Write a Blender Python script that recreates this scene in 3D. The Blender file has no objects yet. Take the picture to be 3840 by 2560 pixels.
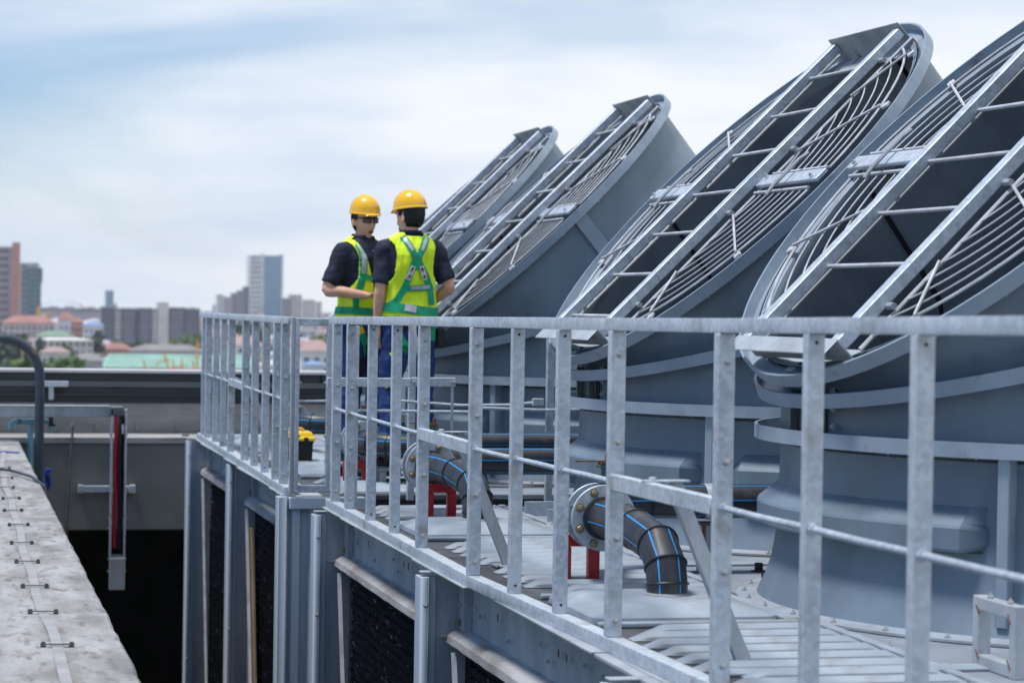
import bpy, bmesh, math, random
from mathutils import Vector, Matrix, noise
from math import sin, cos, pi, radians as R
random.seed(7)
S = bpy.context.scene
COL = S.collection
# ---------------------------------------------------------------- camera
cd = bpy.data.cameras.new("camera"); cam = bpy.data.objects.new("camera", cd); COL.objects.link(cam)
cd.lens = 85.0; cd.sensor_width = 36.0; cd.clip_start = 0.5; cd.clip_end = 20000
yaw, pitch, roll = R(13.16), math.atan(72/5553), .0154
fw = Vector((sin(yaw)*cos(pitch), cos(yaw)*cos(pitch), -sin(pitch)))
rt = Vector((cos(yaw), -sin(yaw), 0)); up = rt.cross(fw)
r2 = rt*cos(roll)+up*sin(roll); u2 = -rt*sin(roll)+up*cos(roll)
cam.matrix_world = Matrix(((r2.x, u2.x, -fw.x, 0), (r2.y, u2.y, -fw.y, 0), (r2.z, u2.z, -fw.z, 1.2), (0, 0, 0, 1)))
cd.dof.use_dof = True; cd.dof.focus_distance = 11.6; cd.dof.aperture_fstop = 4.0
S.camera = cam
# ---------------------------------------------------------------- sky and sun (bright overcast)
W = bpy.data.worlds.new("World"); S.world = W; W.use_nodes = True
nt = W.node_tree; nt.nodes.clear()
def N(t, **k):
    n = nt.nodes.new(t)
    for a, b in k.items(): setattr(n, a, b)
    return n
def L(a, b): nt.links.new(a, b)
sun_el, sun_az = R(72), R(-95)      # azimuth from +Y towards +X
wo = N('ShaderNodeOutputWorld'); bg = N('ShaderNodeBackground'); bg.inputs[1].default_value = 0.1
sk = N('ShaderNodeTexSky'); sk.sky_type = 'NISHITA'; sk.sun_disc = False; sk.sun_elevation = sun_el; sk.sun_rotation = sun_az
sk.air_density = 1.0; sk.dust_density = .6; sk.ozone_density = 2.0
tc = N('ShaderNodeTexCoord'); mp = N('ShaderNodeMapping'); mp.inputs['Scale'].default_value = (2.6, 2.6, 11.0)
mp.inputs['Location'].default_value = (1.7, .35, .2)
n1 = N('ShaderNodeTexNoise'); n1.inputs['Scale'].default_value = 1.0; n1.inputs['Detail'].default_value = 7; n1.inputs['Roughness'].default_value = .52; n1.inputs['Distortion'].default_value = .5
L(tc.outputs['Generated'], mp.inputs[0]); L(mp.outputs[0], n1.inputs[0])
# cloud cover: thick nearly everywhere, thinner towards the left of the view
sep = N('ShaderNodeSeparateXYZ'); L(tc.outputs['Generated'], sep.inputs[0])
ma = N('ShaderNodeMath', operation='MULTIPLY'); L(sep.outputs[0], ma.inputs[0]); ma.inputs[1].default_value = .75
mb_ = N('ShaderNodeMath', operation='ADD'); L(n1.outputs[0], mb_.inputs[0]); L(ma.outputs[0], mb_.inputs[1])
cr = N('ShaderNodeValToRGB'); L(mb_.outputs[0], cr.inputs[0])
cr.color_ramp.interpolation = 'EASE'
cr.color_ramp.elements[0].position = .40; cr.color_ramp.elements[0].color = (.10, .10, .10, 1)
cr.color_ramp.elements[1].position = .66; cr.color_ramp.elements[1].color = (1, 1, 1, 1)
n2 = N('ShaderNodeTexNoise'); n2.inputs['Scale'].default_value = 1.9; n2.inputs['Detail'].default_value = 5; L(mp.outputs[0], n2.inputs[0])
cc = N('ShaderNodeValToRGB'); L(n2.outputs[0], cc.inputs[0])
cc.color_ramp.elements[0].position = .36; cc.color_ramp.elements[0].color = (.58, .70, .86, 1)
cc.color_ramp.elements[1].position = .60; cc.color_ramp.elements[1].color = (.90, .94, 1.0, 1)
sc = N('ShaderNodeMix', data_type='RGBA', blend_type='MULTIPLY'); sc.inputs[0].default_value = 1
L(cc.outputs[0], sc.inputs[6]); sc.inputs[7].default_value = (8.0, 8.0, 8.0, 1)
skm = N('ShaderNodeMix', data_type='RGBA', blend_type='MULTIPLY'); skm.inputs[0].default_value = 1
L(sk.outputs[0], skm.inputs[6]); skm.inputs[7].default_value = (.64, .80, 1.0, 1)
mx = N('ShaderNodeMix', data_type='RGBA'); L(cr.outputs[0], mx.inputs[0]); L(skm.outputs[2], mx.inputs[6]); L(sc.outputs[2], mx.inputs[7])
L(mx.outputs[2], bg.inputs[0]); L(bg.outputs[0], wo.inputs[0])
sl = bpy.data.lights.new("sun", 'SUN'); sl.energy = 2.8; sl.angle = R(11); sl.color = (1, .98, .95)
so = bpy.data.objects.new("sun", sl); COL.objects.link(so)
sd = Vector((sin(sun_az)*cos(sun_el), cos(sun_az)*cos(sun_el), sin(sun_el)))
so.rotation_euler = sd.to_track_quat('Z', 'Y').to_euler()
S.view_settings.view_transform = 'Standard'; S.view_settings.look = 'None'; S.view_settings.exposure = .42; S.view_settings.gamma = 1
S.render.engine = 'CYCLES'; S.cycles.max_bounces = 6
# ---------------------------------------------------------------- materials
def mat(name, base, rough=.5, metal=0.0, var=0.0, scale=3.0, col2=None, stretch=(1,1,1), bump=0.0, bscale=40.0, rust=None, spangle=0.0, spec=None, detail=4, lo=.35, hi=.65, trans=0, coat=0):
    m = bpy.data.materials.new(name); m.use_nodes = True; t = m.node_tree; ns = t.nodes; b = ns['Principled BSDF']
    b.inputs['Roughness'].default_value = rough; b.inputs['Metallic'].default_value = metal
    if spec is not None: b.inputs['Specular IOR Level'].default_value = spec
    if coat: b.inputs['Coat Weight'].default_value = coat
    if col2 is None: col2 = tuple(c*(1-var) for c in base)
    co = ns.new('ShaderNodeTexCoord'); mpn = ns.new('ShaderNodeMapping'); mpn.inputs['Scale'].default_value = stretch
    t.links.new(co.outputs['Object'], mpn.inputs[0])
    def noi(sc, dt, src=mpn.outputs[0]):
        n = ns.new('ShaderNodeTexNoise'); n.inputs['Scale'].default_value = sc; n.inputs['Detail'].default_value = dt; t.links.new(src, n.inputs[0]); return n
    def mix(fac, a, c):
        x = ns.new('ShaderNodeMix'); x.data_type = 'RGBA'
        for s_, v in ((0, fac), (6, a), (7, c)):
            if hasattr(v, 'is_output'): t.links.new(v, x.inputs[s_])
            else: x.inputs[s_].default_value = v if s_ == 0 else (*v, 1)
        return x.outputs[2]
    def ramp(src, p0, p1, c0=(0,0,0,1), c1=(1,1,1,1)):
        r = ns.new('ShaderNodeValToRGB'); r.color_ramp.elements[0].position = p0; r.color_ramp.elements[1].position = p1
        r.color_ramp.elements[0].color = c0; r.color_ramp.elements[1].color = c1; t.links.new(src, r.inputs[0]); return r.outputs[0]
    nz = noi(scale, detail); c = mix(ramp(nz.outputs[0], lo, hi), col2, base)
    if spangle:
        v = ns.new('ShaderNodeTexVoronoi'); v.inputs['Scale'].default_value = 55; t.links.new(mpn.outputs[0], v.inputs[0])
        hs = ns.new('ShaderNodeSeparateColor'); t.links.new(v.outputs['Color'], hs.inputs[0])
        c = mix(ramp(hs.outputs[0], 0, 1, (0,0,0,1), (spangle,)*3+(1,)), c, tuple(min(1, x*1.35) for x in base))
        nz3 = noi(19, 3); c = mix(ramp(nz3.outputs[0], .52, .62, (0,0,0,1), (spangle*.8,)*3+(1,)), c, tuple(x*.72 for x in base))
    if rust:
        col, p0, p1, rs = rust
        nz2 = noi(rs, 6); c = mix(ramp(nz2.outputs[0], p0, p1), c, col)
    t.links.new(c, b.inputs['Base Color'])
    rr = ramp(nz.outputs[0], .3, .7, (min(1, rough*1.18),)*3+(1,), (rough*.85,)*3+(1,)); t.links.new(rr, b.inputs['Roughness'])
    if bump:
        nb = noi(bscale, 4); bn = ns.new('ShaderNodeBump'); bn.inputs['Strength'].default_value = bump; bn.inputs['Distance'].default_value = .01
        t.links.new(nb.outputs[0], bn.inputs['Height']); t.links.new(bn.outputs[0], b.inputs['Normal'])
    return m
M = {}
M['galv'] = mat('galvanised_steel', (.51,.555,.605), .46, .25, col2=(.34,.385,.44), scale=3.5, spangle=.5, rust=((.34,.335,.33),.60,.74,8), bump=.12, bscale=60)
M['galvd'] = mat('weathered_galvanised_steel', (.42,.45,.475), .55, .15, col2=(.28,.305,.33), scale=2.5, stretch=(2,2,.7), spangle=.25, rust=((.20,.11,.06),.70,.80,3.5), bump=.12)
M['lip'] = mat('limed_rusty_gutter', (.40,.40,.405), .8, 0, col2=(.20,.185,.175), scale=6, stretch=(1,.35,1), rust=((.26,.12,.06),.62,.74,5), bump=.4, bscale=30)
M['duct'] = mat('blue_grey_duct_paint', (.18,.235,.29), .42, 0, col2=(.135,.18,.23), rust=((.12,.15,.17),.50,.80,1.4), scale=1.2, stretch=(2.2,2.2,.9), detail=7, bump=.03, bscale=8, spec=.45)
M['ductin'] = mat('raw_duct_lining', (.20,.235,.27), .6, 0, col2=(.12,.145,.17), scale=2.5, stretch=(1,2,1), bump=.06, bscale=14)
M['flange'] = mat('flange_paint', (.29,.35,.41), .42, 0, col2=(.23,.285,.345), scale=4, rust=((.17,.19,.21),.66,.75,7), spec=.5)
M['rod'] = mat('guard_rod_zinc', (.60,.62,.65), .5, .1, col2=(.42,.42,.43), scale=9)
M['frp'] = mat('pale_deck_sheet', (.37,.42,.48), .5, 0, col2=(.25,.285,.33), scale=3, bump=.08, bscale=25, rust=((.24,.23,.215),.54,.74,4.5))
M['ring'] = mat('grimy_base_ring', (.34,.39,.45), .5, 0, col2=(.27,.30,.33), scale=3, rust=((.27,.235,.205),.50,.70,5))
M['colpaint'] = mat('column_cladding_paint', (.47,.53,.59), .42, 0, col2=(.38,.44,.50), scale=1.3, stretch=(3,3,.25), spec=.5)
M['bolt'] = mat('stainless_bolt', (.50,.51,.53), .4, .2, col2=(.36,.36,.36), scale=60)
M['boltr'] = mat('brassy_plated_bolt', (.36,.29,.19), .45, .5, col2=(.24,.19,.13), scale=50)
M['hdpe'] = mat('black_plastic_pipe', (.035,.037,.045), .42, 0, col2=(.022,.023,.03), scale=8, rust=((.10,.10,.11),.60,.85,14), spec=.5)
M['blue'] = mat('blue_pipe_stripe', (.025,.33,.72), .45, 0, col2=(.02,.26,.62), scale=20)
M['red'] = mat('red_enamel', (.50,.015,.025), .35, 0, col2=(.36,.01,.02), scale=6, rust=((.10,.03,.02),.66,.78,8))
M['green'] = mat('green_valve_paint', (.04,.17,.17), .5, 0, col2=(.03,.11,.11), scale=20, rust=((.20,.10,.05),.6,.7,30))
M['rustm'] = mat('rusty_steel', (.19,.09,.06), .85, 0, col2=(.12,.05,.03), scale=20)
M['media'] = mat('black_fill_media', (.018,.02,.026), .6, 0, col2=(.010,.011,.014), scale=10, rust=((.30,.30,.32),.62,.70,16), stretch=(1,3.0,1.2))
M['conc'] = mat('weathered_concrete', (.36,.355,.35), .85, 0, col2=(.20,.195,.19), scale=3.0, stretch=(2.2,.7,1), rust=((.15,.14,.132),.53,.70,9), bump=.6, bscale=34, detail=12)
M['wallg'] = mat('grey_painted_concrete', (.20,.205,.195), .8, 0, col2=(.15,.155,.15), scale=1.2, rust=((.27,.26,.24),.68,.8,4), bump=.15, bscale=12)
M['wallp'] = mat('pale_stained_render', (.36,.35,.34), .8, 0, col2=(.22,.215,.21), scale=2.0, stretch=(.5,1,2), rust=((.19,.12,.09),.62,.75,5))
M['dark'] = mat('dark_steel_louvre', (.045,.052,.062), .5, .2, col2=(.07,.078,.088), scale=2, stretch=(.4,1,3))
M['dkgrey'] = mat('mid_grey_metal', (.16,.18,.19), .5, .2, col2=(.10,.115,.12), scale=2, stretch=(.4,1,3))
M['void'] = mat('painted_shade_black', (.008,.009,.012), .9, 0, var=.3)  # near-black colour stands in for the darkness of the pit, gaps and holes
M['white'] = mat('white_capping', (.62,.62,.62), .5, 0, col2=(.48,.48,.48), scale=3, stretch=(.4,1,1))
M['goose'] = mat('navy_painted_pipe', (.045,.065,.09), .45, 0, col2=(.03,.045,.065), scale=6, rust=((.20,.08,.06),.66,.72,9))
M['cyan'] = mat('pale_blue_pvc', (.22,.45,.55), .4, 0, col2=(.17,.37,.46), scale=5)
M['cyand'] = mat('blue_pvc_fitting', (.06,.30,.38), .4, 0, var=.2)
M['rubred'] = mat('red_cable_sheath', (.50,.01,.02), .4, 0, var=.2)
M['rubblk'] = mat('black_cable_sheath', (.01,.01,.012), .35, 0, var=.2)
M['yellow'] = mat('yellow_plastic', (.95,.62,.008), .32, 0, col2=(.90,.56,.006), scale=4)
M['blackp'] = mat('black_plastic', (.012,.013,.017), .45, 0, var=.2)
M['strap'] = mat('tinned_conductor_tape', (.42,.41,.40), .5, .3, col2=(.30,.295,.29), scale=5)
M['tan'] = mat('brown_board', (.26,.18,.11), .8, 0, col2=(.19,.13,.08), scale=3, stretch=(4,4,.5))
M['dirt_shade'] = mat('grimy_shaded_deck_sheet', (.085,.09,.10), .6, .1, col2=(.05,.05,.052), scale=5, bump=.1)  # grime plus the shade between the deck ribs, put into one dark colour
# tread plate: fine ribbed relief on the flat deck sheets
def tread():
    m = mat('ribbed_tread_plate', (.30,.335,.38), .55, .1, col2=(.21,.235,.27), scale=4, rust=((.30,.29,.27),.64,.8,5))
    t = m.node_tree; ns = t.nodes; b = ns['Principled BSDF']; co = ns.new('ShaderNodeTexCoord')
    br = ns.new('ShaderNodeTexBrick'); br.inputs['Scale'].default_value = 22; br.inputs['Mortar Size'].default_value = .05; br.offset = .5
    t.links.new(co.outputs['Object'], br.inputs[0]); bn = ns.new('ShaderNodeBump'); bn.inputs['Strength'].default_value = .55; bn.inputs['Distance'].default_value = .004
    t.links.new(br.outputs['Fac'], bn.inputs['Height']); bn.invert = True; t.links.new(bn.outputs[0], b.inputs['Normal']); return m
M['tread'] = tread()
# ---------------------------------------------------------------- mesh helpers
OFF = {}
class MB:
    def __init__(s): s.v = []; s.f = []
    def add(s, vs, fs):
        n = len(s.v); s.v += [Vector(v) for v in vs]; s.f += [tuple(i+n for i in f) for f in fs]; return s
    def box(s, c, d, Mx=None):
        vs = [Vector((x*d[0]/2, y*d[1]/2, z*d[2]/2)) for x in (-1,1) for y in (-1,1) for z in (-1,1)]
        if Mx is not None: vs = [Mx @ v for v in vs]
        c = Vector(c); return s.add([v+c for v in vs], [(0,1,3,2),(4,6,7,5),(0,4,5,1),(2,3,7,6),(0,2,6,4),(1,5,7,3)])
    def bx(s, x0, x1, y0, y1, z0, z1): return s.box(((x0+x1)/2,(y0+y1)/2,(z0+z1)/2), (x1-x0, y1-y0, z1-z0))
    def bar(s, p0, p1, w, h, upv=(0,0,1)):
        p0, p1 = Vector(p0), Vector(p1); d = (p1-p0); l = d.length; d.normalize(); sx = d.cross(Vector(upv)).normalized(); uz = sx.cross(d)
        Mx = Matrix((sx, d, uz)).transposed(); return s.box((p0+p1)/2, (w, l, h), Mx)
    def loft(s, rings, closed=True, cap=True):
        n = len(rings[0]); vs = [p for r in rings for p in r]; fs = []
        for i in range(len(rings)-1):
            for j in range(n if closed else n-1):
                a = i*n+j; b_ = i*n+(j+1) % n; fs.append((a, b_, b_+n, a+n))
        if cap and closed: fs.append(tuple(range(n-1, -1, -1))); fs.append(tuple(range((len(rings)-1)*n, len(rings)*n)))
        return s.add(vs, fs)
    def tube(s, pts, r, n=8, cap=True, loop=False):
        pts = [Vector(p) for p in pts]; m = len(pts); rings = []
        if not hasattr(r, '__len__'): r = [r]*m
        t0 = (pts[1]-pts[0]).normalized(); a = Vector((0,0,1)) if abs(t0.z) < .9 else Vector((1,0,0)); u = t0.cross(a).normalized()
        for i in range(m):
            if loop: t = (pts[(i+1) % m]-pts[i-1]).normalized()
            else: t = (pts[min(i+1, m-1)]-pts[max(i-1, 0)]).normalized()
            u = (u - t*u.dot(t)).normalized(); w = t.cross(u)
            rings.append([pts[i]+(u*cos(2*pi*j/n)+w*sin(2*pi*j/n))*r[i] for j in range(n)])
        if loop: rings.append(rings[0])
        return s.loft(rings, True, cap and not loop)
    def lathe(s, prof, n=32, a0=0, a1=2*pi, Mx=None):
        full = abs(a1-a0-2*pi) < 1e-6; k = n if full else n+1; rings = []
        for r, z in prof:
            rr = [Vector((r*cos(a0+(a1-a0)*j/n), r*sin(a0+(a1-a0)*j/n), z)) for j in range(k)]
            rings.append([Mx @ v for v in rr] if Mx is not None else rr)
        return s.loft(rings, full, False)
    def prism(s, poly, a, b, ax='y'):
        f = {'y': lambda p, t: (p[0], t, p[1]), 'x': lambda p, t: (t, p[0], p[1]), 'z': lambda p, t: (p[0], p[1], t)}[ax]
        return s.loft([[Vector(f(p, a)) for p in poly], [Vector(f(p, b)) for p in poly]])
    def mesh(s, name, m, off=Vector((0,0,0)), bev=0, ang=35, seg=1):
        bm = bmesh.new(); vs = [bm.verts.new(v-off) for v in s.v]
        for f in s.f:
            try: bm.faces.new([vs[i] for i in f])
            except ValueError: pass
        bmesh.ops.recalc_face_normals(bm, faces=bm.faces)
        if bev:
            es = [e for e in bm.edges if len(e.link_faces) == 2 and e.calc_face_angle(0) > R(50)]
            bmesh.ops.bevel(bm, geom=es, offset=bev, segments=seg, affect='EDGES', profile=.6, clamp_overlap=True)
        me = bpy.data.meshes.new(name); bm.to_mesh(me); bm.free()
        me.polygons.foreach_set('use_smooth', [True]*len(me.polygons)); me.set_sharp_from_angle(angle=R(ang))
        if m: me.materials.append(M[m] if isinstance(m, str) else m)
        return me
def tag(o, label=None, cat=None, group=None, kind=None):
    if label: o['label'] = label
    if cat: o['category'] = cat
    if group: o['group'] = group
    if kind: o['kind'] = kind
    return o
def thing(name, label, cat, loc=(0,0,0), group=None, world=True, rz=0):
    o = bpy.data.objects.new(name, None); COL.objects.link(o); o.location = loc; o.rotation_euler = (0,0,rz); o.empty_display_size = .1
    OFF[o] = Vector(loc) if world else Vector((0,0,0)); return tag(o, label, cat, group)
def part(name, mb, m, parent=None, bev=0, ang=35, label=None, kind=None, seg=1):
    off = OFF.get(parent, Vector((0,0,0)))
    o = bpy.data.objects.new(name, mb.mesh(name, m, off, bev, ang, seg)); COL.objects.link(o)
    if parent: o.parent = parent
    OFF[o] = off; return tag(o, label=label, kind=kind)
def solo(name, mb, m, label, cat, group=None, bev=0, ang=35, kind=None):
    # a thing that is one mesh, its origin at its own base centre
    xs = [v.x for v in mb.v]; ys = [v.y for v in mb.v]; zs = [v.z for v in mb.v]
    off = Vector(((min(xs)+max(xs))/2, (min(ys)+max(ys))/2, min(zs)))
    o = bpy.data.objects.new(name, mb.mesh(name, m, off, bev, ang)); o.location = off; COL.objects.link(o); return tag(o, label, cat, group, kind)
def struct(name, mb, m, bev=0): return tag(part(name, mb, m, None, bev), kind='structure')
def inst(name, me, parent, loc, Mx=None):
    o = bpy.data.objects.new(name, me); COL.objects.link(o); loc = Vector(loc)-OFF.get(parent, Vector((0,0,0)))
    if parent: o.parent = parent
    m4 = Matrix.Translation(loc)
    if Mx is not None: m4 = m4 @ Mx.to_4x4()
    o.matrix_local = m4; OFF[o] = OFF.get(parent, Vector()); return o
def aim(d, roll=0):    # rotation taking +Z to direction d
    return Vector(d).to_track_quat('Z', 'Y').to_matrix() @ Matrix.Rotation(roll, 3, 'Z')
def bolt_mesh(r=.013, h=.010, m='bolt'):
    b = MB(); b.lathe([(0,0),(r*1.3,0),(r*1.3,.0025),(r*1.0,.0026)], 10)
    b.lathe([(r,.0026),(r,h),(r*.85,h+.002),(0,h+.002)], 6); b.lathe([(r*.45,h),(r*.45,h+.008),(0,h+.010)], 6); return b.mesh('bolt', m)
BOLT = bolt_mesh(.010,.008); BOLTS = bolt_mesh(.0085,.006); BOLTB = bolt_mesh(.0155,.013,'boltr')
ICO = Matrix.Identity(3)
# ================================================================ rooftop setting
g = MB(); g.bx(-9000, 9000, -500, 14000, -33, -30); struct('ground', g, mat('city_ground', (.13,.14,.12), .9, 0, col2=(.22,.20,.19), scale=.02))
# the roof ledge on the left, its top a slightly uneven slab with a chipped edge
lg = MB(); rows = []
ys = [1.5+i*.14 for i in range(163)]
rg = []
for i, y in enumerate(ys):
    e = .70 + .007*noise.noise(Vector((3, y*2.1, 0))) + .005*noise.noise(Vector((9, y*9, 0)))
    ch = .012 + .016*max(0, noise.noise(Vector((5, y*5, 2))))
    rg.append([Vector((-2.6, y, -.15)), Vector((e-ch, y, -.15)), Vector((e, y, -.15-ch)), Vector((e, y, -5)), Vector((-2.6, y, -5))])
lg.loft(rg); struct('roof_ledge', lg, 'conc')
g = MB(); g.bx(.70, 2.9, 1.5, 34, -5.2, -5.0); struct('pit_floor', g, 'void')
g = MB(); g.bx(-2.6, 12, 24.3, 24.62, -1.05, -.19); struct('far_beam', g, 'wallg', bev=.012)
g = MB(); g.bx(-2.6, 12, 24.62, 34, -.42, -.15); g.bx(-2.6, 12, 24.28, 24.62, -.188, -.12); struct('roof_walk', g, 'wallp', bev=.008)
g = MB(); g.bx(-2.6, 12, 33.5, 34, -5, -.43); g.bx(-2.9, -2.6, 24.3, 34, -5, -.43); g.bx(11.9, 12.2, 24.62, 33.5, -5, -.43); struct('pit_end_wall', g, 'void')  # unseen walls enclosing the opening, coloured black to keep it dark
g = MB(); g.bx(-3, 14, 1, 33.5, -5.6, -5.3); g.bx(-14, -2.65, 1, 34, -.9, -.6); struct('roof_floor', g, 'conc')
# own building below the roof
g = MB(); g.bx(-13.5, 13.5, 1.2, 33.8, -30, -5.7); struct('host_building_walls', g, 'wallg')
# parapet behind: kerb, louvre band, beam, white cap
t = thing('parapet_wall', 'long low roof parapet with dark steel band and thin white capping, city beyond', 'parapet', (2, 25.6, -.15))
m = MB(); m.bx(-3, 14, 25.6, 25.85, -.15, .165); part('kerb_wall', m, 'wallp', t, bev=.006)
m = MB(); m.bx(-3, 14, 25.62, 25.8, .166, .245); part('recess_board', m, 'dark', t)
m = MB(); m.bx(-3, 14, 25.50, 25.8, .246, .262); m.bx(-3, 14, 25.57, 25.8, .262, .33); part('lower_flange', m, 'dark', t, bev=.003)
m = MB(); m.bx(-3, 14, 25.54, 25.8, .331, .395); part('middle_beam', m, 'dkgrey', t, bev=.004)
for x in (-.9, 3.9, 8.7):
    m = MB(); m.bx(x, x+4.78, 25.56, 25.8, .396, .482); part('fascia_panel', m, 'dark', t, bev=.004)
for x in (-2.2, .9, 4.0, 7.1):
    m = MB(); m.bx(x+.004, x+3.09, 25.47, 25.85, .483, .515); part('cap', m, 'white', t, bev=.004)
m = MB(); m.bx(.905, 1.235, 25.45, 25.53, .335, .392); part('sign_plate', m, 'galv', t, bev=.003)
m = MB(); m.bx(1.035, 1.085, 25.45, 25.50, .20, .334); part('bracket', m, 'galvd', t)
m = MB()
for i in range(26):
    m.bx(-1+i*.42, -.96+i*.42, 25.585, 25.6, -.13, -.03 if i % 2 else -.06)
part('stain_strip', m, 'wallp', t)
for x in (.82, 1.68, 2.36):
    m = MB(); m.box((x, 24.5, -.112), (.07, .05, .016)); solo('drain_stub', m, 'blackp', {.82: 'small black drain cap beside the pale blue pipe', 1.68: 'small black drain cap left of the cable ladder head', 2.36: 'small black drain cap near the cooling tower corner'}[x], 'drain cap', 'drain caps on the roof edge', bev=.005)
# horizontal cable trunk and hanging cable ladder
t = thing('cable_duct', 'galvanised horizontal cable trunk running along the far wall from the left', 'cable trunk', (.6, 24.0, .1))
m = MB(); m.bx(-2.4, 1.57, 23.96, 24.1, .09, .196); part('trunk_body', m, 'galvd', t, bev=.004)
m = MB(); m.bx(-2.4, 1.57, 23.95, 24.11, .197, .201); part('lid', m, 'galv', t)
m = MB(); m.bx(.98, 1.02, 23.97, 24.03, -.0, .089); m.bx(1.0, 1.05, 23.97, 24.03, .0, .02); part('hanger', m, 'blackp', t)
t = thing('cable_ladder', 'vertical galvanised cable ladder carrying red and black cables down the far wall', 'cable ladder', (1.65, 24.0, -1.6))
for x in (1.585, 1.722):
    m = MB(); m.bx(x-.009, x+.009, 23.93, 24.02, -1.28, .17); part('side_rail', m, 'galv', t, bev=.002)
for z in (-1.28, -.95, -.6, -.3, 0.0): m = MB(); m.bx(1.595, 1.712, 23.99, 24.01, z, z+.02); part('rung', m, 'galvd', t)
m = MB(); m.tube([(1.625+.004*sin(i*.9), 23.955, .14-i*.095) for i in range(15)], .019, 8); part('red_cable', m, 'rubred', t)
m = MB(); m.tube([(1.672+.006*sin(i*.7+1), 23.96, .16-i*.097) for i in range(15)], .026, 8); part('black_cable', m, 'rubblk', t)
m = MB(); m.tube([(1.70+.004*sin(i*1.1), 23.985, .10-i*.09) for i in range(12)], .012, 8); part('black_cable', m, 'rubblk', t)
m = MB(); m.tube([(1.690, 23.935, .02), (1.694, 23.93, -.02), (1.693, 23.935, -.07)], .010, 8); part('white_cable_tail', m, 'white', t)
m = MB(); m.bx(1.58, 1.73, 23.92, 24.02, -1.60, -1.285); part('end_box', m, 'galvd', t, bev=.004)
m = MB(); m.bx(1.56, 1.70, 23.93, 24.05, .10, .20); part('trunk_bend', m, 'dkgrey', t, bev=.012)
for z in (-1.0, -.9, -1.3, -1.42, -.02, -.08, .04):
    for x, d in ((1.574, -1), (1.733, 1)): inst('bolt', BOLTS, t, (x, 23.975, z), aim((d, 0, 0)))
m = MB(); m.bx(1.31, 1.81, 24.2, 24.26, -.665, -.60); m.bx(1.28, 1.33, 24.18, 24.29, -.672, -.592); m.bx(1.79, 1.84, 24.18, 24.29, -.672, -.592)
solo('wall_bracket', m, 'galv', 'short horizontal galvanised strut bracket on the grey wall behind the cable ladder', 'bracket', bev=.003)
t = thing('conduit', 'thin dark vertical conduit leaning on the grey wall left of the cable ladder', 'conduit', (1.19, 24.2, -1.05))
m = MB(); m.tube([(1.222, 24.2, -.0), (1.20, 24.22, -.5), (1.178, 24.24, -1.02)], .012, 8); part('tube', m, 'dkgrey', t)
m = MB(); m.tube([(1.222, 24.2, -.02), (1.222, 24.2, .02)], .02, 8); part('collar', m, 'wallp', t)
m = MB(); m.tube([(1.178, 24.24, -1.0), (1.172, 24.24, -1.10)], .018, 8); part('lower_collar', m, 'rustm', t)
t = thing('vent_pipe', 'pale blue plastic vent pipe with a two armed top by the far wall', 'vent pipe', (.81, 24.12, -.6))
m = MB(); m.tube([(.81, 24.12, -.75), (.81, 24.12, .0)], .028, 12); part('riser', m, 'cyan', t)
m = MB(); m.tube([(.62, 24.12, -.035), (.62, 24.12, .0), (.635, 24.12, .028), (.665, 24.12, .038), (.95, 24.12, .038), (.98, 24.12, .028), (.995, 24.12, 0), (.995, 24.12, -.035)], .026, 12); part('tee_arms', m, 'cyan', t)
for x in (.70, .81, .91):
    m = MB(); m.tube([(x-.02, 24.12, .038), (x+.02, 24.12, .038)], .031, 12); part('coupling', m, 'cyand' if x != .81 else 'cyan', t)
t = thing('gooseneck_pipe', 'tall navy painted steel gooseneck pipe arching to the left beside the ledge', 'pipe', (.86, 23.4, -1))
m = MB(); pts = [(.868, 23.4, -2.5), (.868, 23.4, .50)]+[(.868-.36*(1-cos(a)), 23.4, .50+.36*sin(a)) for a in [R(q) for q in range(9, 100, 9)]]+[(.3, 23.4, .86), (-.3, 23.4, .80)]
m.tube(pts, .045, 16); part('pipe_body', m, 'goose', t)
m = MB()
for k in range(5): m.tube([(.95+.02*cos(a+k), 23.3+.01*k, -.40-.035*k+.03*sin(a)) for a in [i*.8 for i in range(8)]], .018, 6)
solo('rope_bundle', m, mat('blue_rope', (.02,.05,.30), .7), 'bundle of bright blue rope tied at the edge of the ledge by the gooseneck pipe', 'rope')
# conductor tape on the ledge and its clips
t = thing('lightning_conductor', 'flat tinned lightning conductor strap running along the top of the concrete ledge', 'conductor strap', (.43, 12, -.149))
lx = lambda y: .427+.007*sin(y*2.7)+.008*sin(y*.9)+(.05*((y-15)/6)**2 if y > 15 else 0)
lz = lambda y: -.149+.0035*(1+sin(y*5.8))
m = MB(); yy = [3+i*.1 for i in range(196)]
m.loft([[Vector((lx(y)-.021, y, lz(y))), Vector((lx(y)+.021, y, lz(y))), Vector((lx(y)+.021, y, lz(y)+.003)), Vector((lx(y)-.021, y, lz(y)+.003))] for y in yy]); part('tape', m, 'strap', t)
cm = MB(); cm.box((0,0,.011), (.135,.016,.004)); cm.box((-.055,0,.005), (.02,.022,.010)); cm.box((.055,0,.005), (.02,.022,.010)); cm.lathe([(.009,.012),(.009,.02),(0,.021)], 6, Mx=Matrix.Translation((-.055,0,0))); cm.lathe([(.009,.012),(.009,.02),(0,.021)], 6, Mx=Matrix.Translation((.055,0,0)))
CL = cm.mesh('clip', 'dark', bev=.001)
y = 5.6
while y < 21:
    inst('clip', CL, t, (lx(y), y, -.149), Matrix.Rotation(random.uniform(-.14,.14), 3, 'Z')); y += random.uniform(.96,1.14)
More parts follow.
